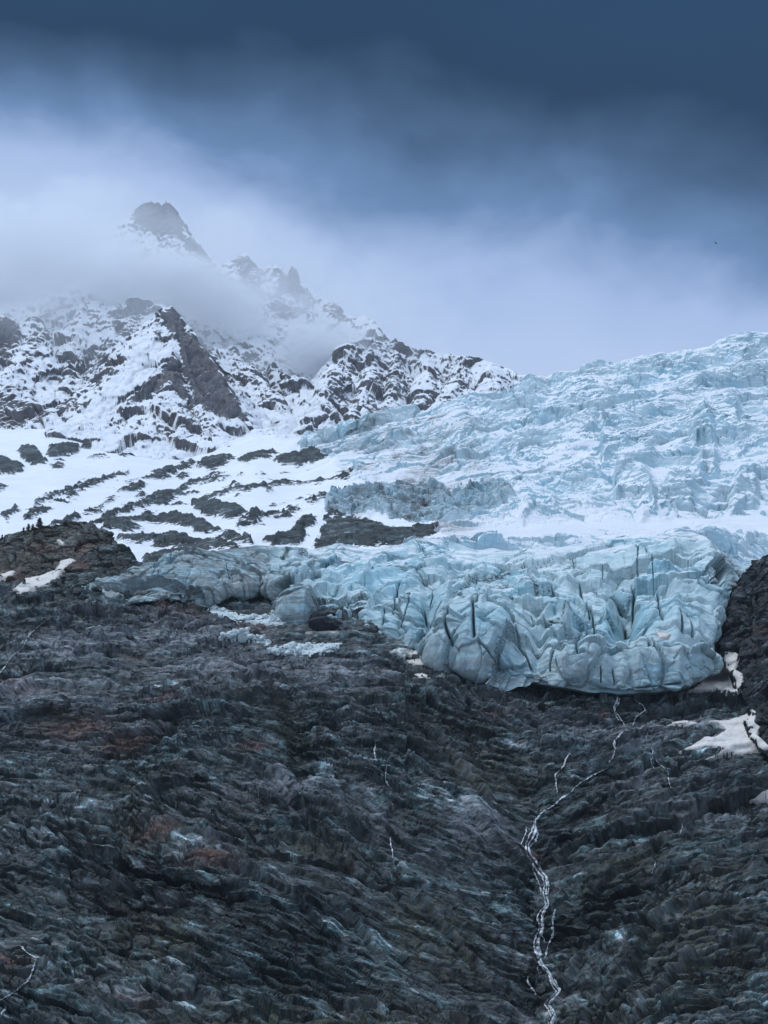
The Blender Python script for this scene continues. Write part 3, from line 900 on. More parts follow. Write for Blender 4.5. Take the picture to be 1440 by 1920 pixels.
# ------------------------------------------------------------------ snow slope with slabs, and the icefall
B_TOP = [(-420, 795), (0, 810), (100, 806), (160, 816), (230, 824), (300, 842), (360, 848), (415, 832), (480, 814), (560, 818), (640, 800), (700, 786), (745, 775), (800, 775), (850, 755), (920, 741), (1010, 712), (1018, 717), (1045, 706),
         (1100, 694), (1155, 685), (1185, 671), (1250, 662), (1330, 649), (1388, 638), (1440, 628), (1600, 598), (1860, 550)]
B_YT = [(-420, 2400), (0, 2350), (400, 2250), (600, 2050), (850, 1950), (1440, 1900), (1860, 1900)]
B_YB = [(-420, 1000), (200, 1000), (400, 1000), (500, 1000), (800, 1030), (1200, 1030), (1860, 1000)]
B_BOT = [(-420, 1115), (300, 1110), (480, 1075), (700, 1058), (1300, 1048), (1420, 1075), (1860, 1085)]
SLABS = [
    [(150, 990), (190, 972), (235, 950), (270, 938), (275, 942), (235, 960), (190, 982), (155, 996)], [(230, 955), (300, 930), (360, 905), (430, 893), (432, 897), (365, 912), (300, 940), (235, 962)],
    [(380, 935), (450, 915), (540, 905), (600, 900), (602, 905), (540, 913), (450, 922), (385, 940)], [(60, 945), (130, 915), (200, 895), (240, 885), (242, 889), (200, 902), (130, 924), (64, 952)],
    [(440, 985), (500, 965), (560, 955), (562, 960), (505, 972), (445, 992)], [(355, 945), (375, 943), (440, 950), (467, 965), (440, 978), (390, 970), (358, 955)], [(283, 945), (310, 920), (330, 920), (350, 930), (325, 942), (305, 950)],
    [(220, 970), (300, 970), (330, 962), (360, 975), (425, 998), (370, 999), (300, 985), (230, 976)], [(197, 985), (220, 977), (265, 995), (230, 1000), (200, 995)],
    [(212, 1010), (250, 1008), (305, 1007), (310, 1015), (260, 1025), (225, 1018)], [(280, 1025), (310, 1013), (325, 1003), (345, 1010), (400, 1015), (460, 1025), (440, 1031), (350, 1033), (290, 1031)],
    [(260, 1065), (275, 1050), (300, 1040), (350, 1038), (362, 1045), (320, 1055), (280, 1072)], [(178, 982), (200, 962), (225, 960), (205, 970)], [(173, 954), (210, 935), (227, 932), (200, 945), (180, 956)],
    [(215, 928), (240, 912), (260, 905), (278, 908), (265, 918), (240, 925)], [(238, 904), (270, 893), (310, 880), (345, 871), (360, 864), (372, 868), (340, 885), (320, 895), (300, 900), (280, 897)],
    [(370, 880), (380, 865), (400, 855), (430, 853), (442, 858), (420, 870), (395, 880)], [(440, 861), (470, 850), (515, 843), (524, 848), (500, 862), (460, 868)],
    [(510, 862), (540, 852), (580, 850), (625, 845), (627, 858), (590, 870), (560, 876), (520, 870)], [(375, 896), (400, 886), (420, 884), (410, 891), (385, 898)], [(40, 973), (65, 955), (97, 952), (75, 966), (50, 976)],
    [(250, 937), (262, 927), (276, 929), (268, 938)], [(258, 962), (275, 956), (292, 957), (280, 962)], [(460, 980), (480, 958), (496, 962), (478, 986)], [(543, 996), (560, 978), (597, 969), (582, 991), (560, 999)],
    [(490, 1012), (520, 1005), (570, 999), (577, 1008), (560, 1023), (510, 1023), (492, 1016)],
    [(588, 1028), (600, 1005), (612, 977), (640, 966), (690, 968), (730, 985), (770, 990), (826, 981), (823, 1000), (800, 1011), (760, 1020), (690, 1029), (640, 1022), (600, 1033)],
    [(400, 1003), (440, 1000), (470, 1007), (477, 1018), (440, 1015)], [(573, 948), (590, 942), (603, 946), (590, 953)], [(527, 888), (537, 884), (545, 887)], [(480, 890), (492, 885), (502, 889)],
    [(450, 927), (462, 922), (474, 924), (462, 929)], [(495, 927), (505, 922), (516, 927), (506, 930)], [(28, 852), (45, 843), (65, 842), (80, 855), (86, 870), (65, 875), (40, 860)],
    [(88, 856), (100, 838), (130, 830), (150, 835), (145, 852), (110, 861)], [(148, 840), (165, 827), (180, 835), (170, 843)], [(-60, 860), (10, 858), (40, 869), (46, 885), (30, 895), (-60, 893)],
    [(163, 860), (200, 854), (203, 859), (170, 862)], [(93, 874), (120, 873), (124, 878), (105, 882)], [(-30, 918), (0, 911), (22, 914), (0, 920)], [(222, 856), (250, 851), (253, 856), (230, 860)],
    [(620, 962), (640, 962), (640, 970), (615, 972)], [(605, 985), (620, 975), (625, 985)], [(650, 887), (680, 883), (695, 890), (660, 896)], [(630, 900), (645, 888), (662, 893), (650, 903)],
    [(660, 873), (680, 868), (688, 876), (668, 884)], [(118, 935), (140, 920), (150, 926), (130, 940)], [(90, 985), (120, 975), (145, 965), (150, 972), (120, 992)], [(590, 935), (612, 930), (618, 940), (598, 944)],
    [(640, 918), (668, 914), (672, 920), (648, 925)], [(330, 895), (345, 888), (360, 888), (340, 900)], [(1380, 1022), (1410, 1012), (1440, 1018), (1470, 1014), (1470, 1024), (1420, 1028), (1390, 1030)],
    [(1395, 1048), (1410, 1040), (1440, 1043), (1480, 1046), (1480, 1056), (1420, 1056)], [(0, 965), (30, 950), (40, 955), (10, 975)]]
CLIFF = [(610, 958), (625, 942), (640, 930), (665, 920), (690, 914), (740, 915), (800, 920), (850, 925), (900, 918), (945, 915), (965, 930), (940, 960), (880, 972), (830, 977), (780, 975), (720, 966), (650, 966)]
ICE_W = [  # walls of blue ice: crest polyline, height m
    ([(1130, 835), (1160, 815), (1190, 795), (1235, 782), (1270, 772), (1310, 768), (1350, 772), (1385, 775)], 26), ([(1160, 895), (1190, 870), (1230, 852)], 14), ([(1300, 815), (1320, 796), (1336, 812)], 20),
    ([(1155, 920), (1175, 908), (1205, 908), (1225, 935)], 22), ([(1310, 880), (1325, 858), (1345, 868)], 18), ([(1250, 925), (1290, 910), (1320, 905)], 16), ([(980, 970), (1005, 946), (1035, 945), (1045, 955)], 15),
    ([(935, 950), (960, 945), (975, 960)], 14), ([(1060, 735), (1100, 728), (1140, 735)], 14), ([(960, 748), (985, 735), (1010, 720)], 10), ([(1040, 712), (1090, 700), (1150, 692), (1200, 680), (1245, 668)], 9),
    ([(1160, 696), (1200, 688), (1260, 680), (1320, 676)], 10), ([(1240, 750), (1290, 735), (1330, 722), (1400, 700), (1460, 690)], 12), ([(1340, 655), (1390, 640), (1440, 632), (1500, 620)], 14),
    ([(1100, 780), (1140, 765), (1180, 752), (1230, 742)], 10), ([(900, 775), (940, 760), (990, 745)], 10), ([(1000, 800), (1040, 785), (1080, 765), (1110, 755)], 9), ([(960, 850), (985, 835), (1010, 830)], 10),
    ([(860, 880), (900, 868), (960, 862)], 9), ([(1380, 900), (1410, 885), (1440, 880), (1480, 878)], 16), ([(1370, 940), (1395, 920), (1420, 925)], 18), ([(1200, 960), (1240, 942), (1300, 935)], 12),
    ([(1060, 900), (1085, 880), (1110, 872)], 10), ([(1010, 880), (1040, 862), (1075, 850)], 9), ([(730, 815), (770, 800), (830, 788), (880, 780)], 10), ([(800, 815), (850, 800), (900, 793)], 12), ([(855, 815), (880, 800), (900, 810)], 12),
    ([(640, 810), (680, 800), (730, 790)], 8), ([(1390, 800), (1420, 790), (1460, 788)], 12), ([(1380, 840), (1410, 830), (1450, 826)], 12), ([(1240, 712), (1290, 704), (1350, 690), (1420, 676)], 9), ([(1060, 830), (1090, 815), (1120, 808)], 8)]


def build_slope():
    px = columns(-420, 1860, 1.25)
    nt = 620
    T = np.concatenate([np.linspace(0, 1, nt), np.linspace(1.004, 1.25, 26)])
    PX, TT = np.meshgrid(px, T)
    bot, top = lerp_line(B_BOT, PX, 1), lerp_line(B_TOP, PX, 1)
    y0, y1 = lerp_line(B_YB, PX, 1), lerp_line(B_YT, PX, 1)
    tt = np.clip(TT, 0, 1)
    PY = bot + (top - bot) * tt
    left = sstep(PX, 620, 380)
    Y = y0 + (y1 - y0) * (tt ** 1.15 * (1 - left) + tt ** 1.5 * left)
    over = np.clip(TT - 1, 0, None)
    Yk = Y + over * 900
    P = pix(PX, PY + over * 60 * (1 - left), Yk)
    P = blur1(blur1(P, 5, 1), 4, 0)
    n = grid_normals(P)
    n = blur1(blur1(n, 16, 1), 10, 0)
    n /= np.linalg.norm(n, axis=-1)[..., None]
    shp = PX.shape
    p = P.reshape(-1, 3)
    wx = fbm(p, 40, 4, 0.55, 61).reshape(shp)
    wy = fbm(p, 40, 4, 0.55, 62).reshape(shp)
    fx = fbm(p, 12, 3, 0.6, 63).reshape(shp)
    # where the glacier is: everything to the right of a line that climbs from the dark wall to the moraine bands
    edge_x = np.interp(PY, [740, 800, 830, 870, 900, 930, 980, 1010, 1050], [420, 500, 545, 620, 660, 690, 800, 835, 700])
    ice = sstep(PX + 60 * wx - edge_x, -70, 90)
    cl = poly_sd(PX + 8 * wx, PY + 6 * wy, CLIFF, 40)
    ice = np.maximum(ice, sstep(cl, -6, 4))
    smooth_snow = np.clip(bump(PX, PY, 1120, 985, 230, 20, 1.0, -0.05) + bump(PX, PY, 1400, 985, 120, 22, 1.0) + bump(PX, PY, 780, 900, 110, 26, 0.8)
                          + bump(PX, PY, 850, 800, 40, 14, 0.7) + bump(PX, PY, 1060, 850, 60, 18, 0.6, -0.5) + bump(PX, PY, 930, 1005, 100, 16, .8), 0, 1)
    rough = ice * (1 - 0.85 * smooth_snow) * sstep(TT, 1.1, 1.0)
    # snow waves everywhere
    d = 9 * fbm(p, 160, 3, 0.5, 64).reshape(shp) + 2.0 * fbm(p, 40, 3, 0.5, 65, stretch=(0.5, 1, 1)).reshape(shp)
    # terraces of the icefall
    dn = p[:, 2] - 0.24 * p[:, 0]
    broken = np.full(shp, 0.42)
    for lam, amp, wa, s_ in ((84, 25, 46, 71), (36, 10, 26, 72), (15, 3.6, 13, 73)):
        ph = -(dn + wa * 1.5 * fbm(p, lam * 2.6, 3, 0.55, s_, stretch=(0.5, 1, 1))) / lam
        m = sstep(fbm(p, lam * 2.0, 2, 0.5, s_ + 10), -0.45, 0.35).reshape(shp)
        sw = saw(ph, 0.26).reshape(shp)
        d += rough * m * amp * (sw - 0.5)
        if lam > 20:
            fr = (ph - np.floor(ph)).reshape(shp)
            broken = np.maximum(broken, m * sstep(fr, 0.55, 0.74))
    for L, a in ((52, 8.0), (24, 6.0), (11, 3.0), (5.5, 1.1)):
        f1, f21, k, pl = worley(p + (L * 0.3 * wx.ravel())[:, None], L, int(L) + 500, (0.62, 1.0, 0.95))
        m = sstep(fbm(p, L * 5, 2, 0.5, int(L) + 90), -0.35, 0.3).reshape(shp)
        d += rough * broken * (0.45 + 0.65 * m) * a * (0.75 * (k - 0.4) + 1.1 * pl - 0.35 * np.exp(-(f21 / 0.08) ** 2)).reshape(shp)
    f1, f21, k, pl = worley(p + 12 * wx.ravel()[:, None], 20, 640, (0.6, 1, 0.9))
    fis = rough * (np.exp(-(f21 / 0.06) ** 2) * sstep(fbm(p, 60, 2, 0.5, 641), -0.05, 0.3)).reshape(shp)
    # traced ice walls
    blue = np.zeros(shp)
    for line, h in ICE_W:
        L = np.array(line, float)
        x, y = PX + 7 * wx + 5 * fx, PY + 5 * wy + 3 * fx
        m = (PX > L[0, 0] - 20) & (PX < L[-1, 0] + 20)
        yl = np.interp(x, L[:, 0], L[:, 1])
        inx = sstep(x, L[0, 0] - 8, L[0, 0] + 8) * sstep(x, L[-1, 0] + 8, L[-1, 0] - 8)
        v = y - yl
        face = h * 1.05
        g = np.where(v < 0, np.exp(-(v / (face * 1.1)) ** 2), np.where(v < face, 1 - 0.15 * v / face, 0.85 * np.exp(-((v - face) / (face * 0.22)) ** 2)))
        d += np.where(m, inx * h * 0.55 * g, 0)
        blue = np.maximum(blue, np.where(m, inx * np.exp(-((v - face * 0.7) / (face * 0.7)) ** 2), 0))
    # traced rock slabs poke out of the snow
    rock = np.full(shp, -12.0)
    for s_ in SLABS:
        rock = np.maximum(rock, poly_sd(PX + 14 * wx + 9 * fx, PY + 6 * wy + 4 * fx, s_, 12))
    small = fbm(np.stack([p[:, 0] * 0.9, p[:, 1], p[:, 2] - 0.33 * p[:, 0]], -1), 26, 4, 0.6, 81, stretch=(0.40, 0.5, 1.8)).reshape(shp)
    zone = sstep(PX, 720, 600) * sstep(PY, 870, 900) * sstep(PX, -50, 60) + 0.6 * sstep(PX, 700, 600) * sstep(PX, 380, 450) * sstep(PY, 830, 850)
    rock = np.maximum(rock, np.clip((small - 0.33) * 30, -12, 6) * np.clip(zone, 0, 1) - 12 * (1 - np.clip(zone, 0, 1)))
    rk = np.clip(0.44 + rock / 11.0, 0, 0.95)
    d += (4.5 * worley(p, 15, 604, (0.5, 0.7, 1.4))[3] + 2.2 * worley(p, 6, 605, (0.5, 0.7, 1.4))[3]).reshape(shp) * sstep(rk, 0.35, 0.8)
    d += 5.0 * sstep(rk, 0.3, 1.0) + rk * (1.8 * fbm(p, 14, 4, 0.6, 82, ridged=True, stretch=(0.5, 0.7, 1.6)).reshape(shp))
    wall = poly_sd(PX, PY, SLABS[26], 30)
    d += 5 * sstep(cl, -4, 6) - 6 * sstep(wall, -6, 8)
    d += sstep(cl, -4, 4) * (7 * worley(p, 17, 601)[3].reshape(shp) + 4 * worley(p, 8, 602)[3].reshape(shp) + 2 * fbm(p, 20, 3, 0.5, 603, ridged=True).reshape(shp))
    P = P + n * d[..., None]
    f = grid_faces(*shp)
    fi = (ice.ravel()[f].mean(1) > 0.5)
    mor = np.clip(sstep(fbm(p, 45, 4, 0.6, 83).reshape(shp), -0.15, 0.25) * sstep(PX, 960, 780) * sstep(PX, 440, 520) * sstep(PY, 770, 800), 0, 1)
    dirt = np.clip(0.12 + 0.75 * mor * sstep(PY, 700, 800) + 0.55 * sstep(cl, -6, 4), 0, 1.2)
    grit = 0.3 * sstep(cl, -6, 4) * sstep(fbm(p, 12, 3, 0.6, 84, stretch=(1, 1, .4)).reshape(shp), 0.05, 0.35) + 0.95 * mor * sstep(small, 0.02, 0.16)
    at = {'blue': 0.30 * blue * rough + 0.7 * fis, 'dirt': dirt, 'grit': grit, 'snow': 0.55 * smooth_snow - 0.1 * blue * ice - 0.45 * sstep(cl, -4, 3) + 0.04}
    v, ff, aa = compact(P.reshape(-1, 3), f[fi], at)
    o = mesh_from('icefall', v, ff, M_FALL, attrs=aa, smooth=False)
    tag(o, 'broken icefall of blue seracs and snow climbing to the skyline above the tongue', 'icefall')
    v, ff, aa = compact(P.reshape(-1, 3), f[~fi], {'rock': rk})
    o2 = mesh_from('snow_slope', v, ff, M_SLOPE, attrs=aa)
    tag(o2, 'snow slope with bare dark rock slabs showing through, beside the icefall', 'snow slope', kind='structure')
    return o, o2


FALL, SLOPE = build_slope()

# ------------------------------------------------------------------ ridges: mountains, knolls, cliff
def ridge_height(X, Y, ridges, warp):
    """height = the highest of all ridge lines minus slope x distance"""
    best = np.full(X.shape, -1e4, F32)
    who = np.zeros(X.shape, np.int16)
    xs, ys = (X + warp[0]).astype(F32), (Y + warp[1]).astype(F32)
    for ri, (pts, k, rnd) in enumerate(ridges):
        w = np.array([pix(a, b, c) for a, b, c in pts])
        for a, b in zip(w[:-1], w[1:]):
            e = (b - a)[:2]
            L2 = max(1e-6, float(e @ e))

            def run(c, a=a, b=b, e=e, L2=L2):
                t = np.clip(((c[:, 0] - a[0]) * e[0] + (c[:, 1] - a[1]) * e[1]) / L2, 0, 1)
                dd = np.sqrt((c[:, 0] - a[0] - t * e[0]) ** 2 + (c[:, 1] - a[1] - t * e[1]) ** 2)
                return (a[2] + t * (b[2] - a[2]) - k * (np.sqrt(dd * dd + rnd * rnd) - rnd)).astype(F32)
            h = chunked(run, np.stack([xs.ravel(), ys.ravel()], -1)).reshape(X.shape)
            m = h > best
            best[m] = h[m]
            who[m] = ri
    return best, who


MTN = [
    # skyline from the cloud bank over the summit down to the icefall
    ([(-420, 560, 3900), (-150, 575, 3800), (60, 560, 3750), (160, 500, 3700), (235, 437, 3640), (250, 410, 3610), (262, 388, 3600), (268, 383, 3600), (280, 378, 3600), (290, 382, 3600), (297, 379, 3600), (301, 392, 3600), (306, 384, 3598), (320, 383, 3590),
      (330, 398, 3580), (336, 425, 3560), (350, 450, 3540), (362, 450, 3530), (375, 477, 3510), (400, 490, 3480), (412, 502, 3460), (432, 500, 3440), (445, 480, 3420), (462, 478, 3400), (476, 492, 3390), (490, 507, 3370),
      (505, 510, 3350), (515, 500, 3340), (526, 502, 3330), (538, 520, 3310), (547, 520, 3300), (562, 530, 3290), (576, 545, 3280), (600, 566, 3250), (616, 580, 3230), (624, 571, 3220), (634, 570, 3215), (643, 585, 3200), (662, 594, 3180),
      (690, 593, 3150), (702, 602, 3130), (715, 622, 3110), (735, 634, 3090), (745, 645, 3080), (765, 650, 3060), (800, 657, 3030), (830, 664, 3010), (860, 668, 2990), (905, 671, 2950), (940, 686, 2920), (970, 701, 2900),
      (1010, 716, 2870), (1060, 740, 2850), (1150, 780, 2800)], 1.7, 2),
    ([(540, 522, 3296), (546, 508, 3293), (552, 499, 3290), (557, 502, 3288), (561, 528, 3286)], 5.0, 5),
    ([(452, 482, 3405), (458, 474, 3400), (466, 480, 3396)], 3.0, 3),
    ([(680, 592, 3160), (684, 588, 3158), (688, 594, 3155)], 4.0, 1),
    # summit towers and gendarmes
    ([(263, 392, 3592), (269, 381, 3592), (276, 384, 3592)], 3.2, 2), ([(279, 388, 3590), (284, 376, 3590), (289, 382, 3590)], 3.4, 2), ([(293, 386, 3590), (297, 377, 3590), (300, 388, 3590)], 4.0, 2),
    ([(308, 386, 3585), (318, 381, 3585), (327, 390, 3580)], 2.6, 3), ([(241, 440, 3600), (246, 425, 3600), (252, 420, 3600)], 3.0, 2), ([(357, 452, 3525), (362, 444, 3525), (368, 456, 3520)], 3.0, 2),
    ([(512, 503, 3335), (518, 496, 3335), (523, 502, 3332)], 3.6, 2), ([(527, 503, 3325), (531, 499, 3325), (536, 512, 3322)], 3.6, 2), ([(572, 546, 3276), (576, 537, 3276), (581, 549, 3272)], 3.6, 2), ([(624, 574, 3216), (630, 565, 3214), (638, 576, 3210)], 3.0, 2),
    ([(738, 640, 3080), (743, 632, 3080), (747, 644, 3078)], 3.0, 2), ([(600, 563, 3240), (604, 558, 3240), (608, 566, 3238)], 3.6, 2),
    # the dark spur
    ([(322, 583, 2700), (331, 579, 2695), (337, 590, 2680), (345, 622, 2640), (356, 626, 2625), (362, 640, 2600), (385, 655, 2570), (415, 695, 2510), (440, 742, 2450), (466, 784, 2390)], 1.9, 3),
    ([(325, 584, 2697), (335, 640, 2600), (322, 672, 2540), (305, 690, 2510), (270, 722, 2455), (238, 752, 2410)], 1.7, 3),
    ([(345, 622, 2640), (352, 680, 2540), (380, 740, 2440), (400, 772, 2390)], 1.8, 3),
    ([(300, 588, 2720), (322, 583, 2700)], 1.6, 4), ([(318, 583, 2700), (290, 640, 2640), (270, 690, 2600)], 1.3, 10),
    # rocky apron under it
    ([(335, 700, 2500), (300, 755, 2380), (200, 790, 2330), (155, 805, 2310)], 1.0, 10), ([(380, 760, 2400), (405, 800, 2310), (412, 822, 2280)], 1.2, 6), ([(330, 760, 2380), (345, 810, 2290), (360, 838, 2250)], 1.1, 8),
    ([(440, 790, 2380), (480, 805, 2330)], 1.0, 6),
    # buttresses on the far wall, left to right
    ([(-300, 560, 3300), (-60, 590, 3050), (0, 596, 3000), (15, 594, 2990), (32, 612, 2970), (34, 650, 2900), (20, 700, 2800)], 2.2, 6), ([(60, 600, 3050), (70, 640, 2900), (40, 700, 2760), (20, 745, 2660)], 1.3, 10),
    ([(20, 740, 2640), (60, 752, 2600), (90, 770, 2540)], 1.6, 10), ([(110, 600, 3150), (75, 650, 3000)], 1.5, 8), ([(165, 575, 3180), (150, 600, 3100), (140, 640, 3000), (130, 700, 2850), (110, 745, 2700)], 1.35, 8),
    ([(160, 577, 3190), (190, 572, 3180), (215, 586, 3150)], 1.4, 8), ([(215, 586, 3100), (235, 577, 3090), (262, 570, 3080), (300, 572, 3060)], 1.6, 8), ([(225, 582, 3095), (215, 620, 3000), (205, 680, 2850)], 1.6, 6), ([(262, 572, 3080), (255, 620, 2980), (240, 670, 2860)], 1.4, 6),
    # between spur and right massif
    ([(400, 600, 3200), (405, 660, 3050), (430, 660, 2960), (470, 690, 2860), (510, 740, 2740), (530, 780, 2640)], 1.3, 8), ([(440, 650, 2980), (450, 700, 2840)], 1.5, 6),
    ([(480, 520, 3380), (470, 580, 3250), (485, 650, 3080), (490, 690, 3000)], 1.7, 6), ([(545, 530, 3300), (510, 570, 3220), (495, 590, 3170)], 1.6, 6), ([(562, 540, 3285), (575, 590, 3180)], 1.8, 5),
    ([(520, 690, 2960), (560, 720, 2860), (580, 770, 2700)], 1.3, 8),
    # right massif
    ([(745, 645, 3080), (700, 640, 3000), (665, 645, 2950), (640, 680, 2850), (615, 720, 2720), (598, 770, 2580)], 1.5, 6), ([(690, 640, 2990), (690, 700, 2820), (680, 750, 2680), (650, 800, 2520)], 1.5, 6), ([(735, 640, 3070), (745, 690, 2900), (730, 740, 2740), (715, 780, 2600)], 1.5, 6),
    ([(800, 660, 3020), (800, 700, 2880), (790, 750, 2700)], 1.4, 8), ([(870, 670, 2970), (860, 710, 2820), (840, 745, 2680)], 1.4, 8), ([(920, 680, 2930), (910, 715, 2800)], 1.3, 8)]
MTN_PATCH = [  # bare rock (negative) and snowfields (positive) on the walls
    ([(300, 590), (332, 577), (340, 592), (345, 622), (358, 624), (385, 652), (415, 692), (440, 742), (467, 785), (430, 778), (395, 772), (372, 762), (362, 730), (350, 700), (342, 670), (338, 640), (325, 625)], -0.66),
    ([(238, 752), (270, 722), (310, 690), (325, 668), (340, 690), (350, 730), (362, 758), (335, 740), (318, 715), (300, 728), (270, 740)], -0.75),
    ([(-60, 598), (15, 594), (32, 612), (35, 640), (15, 660), (0, 672), (-60, 690)], -0.53), ([(-60, 745), (30, 745), (60, 752), (90, 772), (60, 790), (30, 800), (-60, 806)], -0.49),
    ([(215, 585), (262, 575), (264, 610), (240, 635), (220, 630), (212, 605)], -0.32), ([(255, 380), (332, 380), (345, 445), (300, 440), (265, 425), (250, 410)], -0.62),
    ([(335, 440), (365, 448), (412, 500), (400, 505), (360, 480)], -0.42), ([(535, 505), (556, 500), (605, 565), (570, 585), (540, 600), (500, 585), (510, 560)], -0.35), ([(612, 585), (625, 565), (645, 580), (640, 600)], -0.49),
    ([(640, 650), (700, 632), (750, 650), (760, 700), (740, 770), (700, 790), (640, 790), (600, 780), (600, 740), (620, 690)], -0.16), ([(440, 480), (470, 475), (492, 505), (490, 560), (460, 545)], -0.42),
    ([(430, 660), (460, 655), (500, 690), (530, 735), (500, 750), (450, 720)], -0.22), ([(160, 806), (240, 790), (320, 760), (350, 760), (400, 790), (412, 820), (360, 838), (320, 830), (270, 820), (200, 815)], -0.27),
    ([(60, 620), (100, 610), (75, 660), (55, 690), (40, 680)], -0.24), ([(100, 700), (140, 660), (200, 660), (210, 700), (170, 730), (110, 740)], -0.24), ([(90, 770), (130, 740), (150, 760), (120, 790)], -0.24),
    ([(800, 690), (840, 680), (880, 720), (840, 750), (800, 745)], -0.19),
    ([(160, 765), (240, 690), (250, 640), (300, 640), (322, 660), (270, 712), (230, 748), (190, 775), (80, 805), (60, 800)], 0.35), ([(470, 770), (520, 775), (590, 760), (600, 800), (540, 810), (480, 800)], 0.3),
    ([(560, 690), (600, 690), (600, 760), (580, 770), (570, 730)], 0.2), ([(365, 765), (440, 785), (480, 800), (420, 810), (400, 790)], 0.3), ([(240, 420), (300, 420), (330, 440), (260, 450), (235, 445)], 0.12)]


def build_mountain():
    px = np.concatenate([np.arange(-420, -60, 4.0), np.arange(-60, 1080, 1.3), np.arange(1080, 1300, 5.0)])
    Yr = np.concatenate([np.arange(2120, 3250, 1.9), np.arange(3250, 3720, 2.2), np.arange(3720, 4300, 12.0)])
    U = (px - 720) / F / 0.885
    UU, Y = np.meshgrid(U, Yr)
    X = UU * Y
    p2 = np.stack([X.ravel(), Y.ravel(), np.zeros(X.size)], -1)
    w = [15 * fbm(p2, 170, 4, 0.55, s_).reshape(X.shape) for s_ in (101, 102)]
    calm = 1 - 0.85 * sstep(Y, 3250, 3450)
    w = [q * calm for q in w]
    h, who = ridge_height(X, Y, MTN, w)
    base = np.interp(Y, [2000, 2120, 2250, 2350, 2600, 3000, 3600, 4300], [830, 890, 985, 1060, 1220, 1490, 1980, 1900]) - 0.14 * np.clip(X + 300, 0, None)
    base = base + 55 * sstep(Y, 2150, 2500) * fbm(p2, 330, 3, 0.5, 111).reshape(X.shape)
    onfloor = sstep(base - h, -20, 30)
    k = 45.0
    hh = np.maximum(h, base) + 0.25 * k * np.exp(-np.abs(h - base) / k)
    P = np.stack([X, Y, hh], -1)
    n = grid_normals(P)
    n = blur1(blur1(n, 9, 1), 9, 0)
    n /= np.linalg.norm(n, axis=-1)[..., None]
    p = P.reshape(-1, 3)
    amp = (1 - 0.75 * onfloor * sstep(Y, 2700, 2450)).ravel()
    d = 26 * fbm(p, 190, 5, 0.55, 121, ridged=True, stretch=(1, 1, 0.5))
    wvec = np.stack([fbm(p, 70, 3, 0.55, 125), fbm(p, 70, 3, 0.55, 126), fbm(p, 70, 3, 0.55, 127)], -1)
    for L, a in ((95, 20), (40, 5.5), (16, 3.0), (7, 1.4)):
        f1, f21, kk, pl = worley(p + 0.5 * L * wvec, L, int(L) + 700, (1, 1, 0.5))
        d += a * (0.6 * (kk - 0.5) + 1.2 * pl - 0.25 * np.exp(-(f21 / 0.08) ** 2))
    bed = p[:, 2] + 0.5 * p[:, 0] + 30 * fbm(p, 120, 3, 0.5, 122)
    d += 1.5 * (saw(-bed / 34, 0.3) - 0.5) + 0.6 * (saw(-bed / 13, 0.3) - 0.5)
    d = (d - 5) * amp * (1 - 0.25 * sstep(Y, 3350, 3520)).ravel()
    d += (4.0 * sstep(Y, 3250, 3400)).ravel() * (1.2 * worley(p, 13, 760, (1, 1, 0.5))[3] + 0.8 * (worley(p, 22, 761, (1, 1, 0.6))[2] - 0.5))
    d[np.isin(who.ravel(), [i_ for i_, r_ in enumerate(MTN) if r_[1] >= 2.5])] *= 0.35
    P = P + n * (d.reshape(X.shape) * 0.85)[..., None]
    PX, PY = topix(P)
    wv = fbm(P.reshape(-1, 3), 60, 4, 0.6, 123).reshape(X.shape)
    wu = fbm(P.reshape(-1, 3), 60, 4, 0.6, 124).reshape(X.shape)
    bias = 0.31 + 0.06 * onfloor + 0.2 * onfloor * sstep(Y, 2700, 2400)
    for poly, b in MTN_PATCH:
        bias = bias + b * sstep(poly_sd(PX + 16 * wv, PY + 14 * wu, poly, 16), -8, 6)
    o = mesh_from('mountain', P.reshape(-1, 3), grid_faces(*X.shape), M_MTN, attrs={'snow': bias})
    tag(o, 'jagged granite mountain with snowy gullies, its summit wrapped in cloud', 'mountain', kind='structure')
    return o


MOUNT = build_mountain()


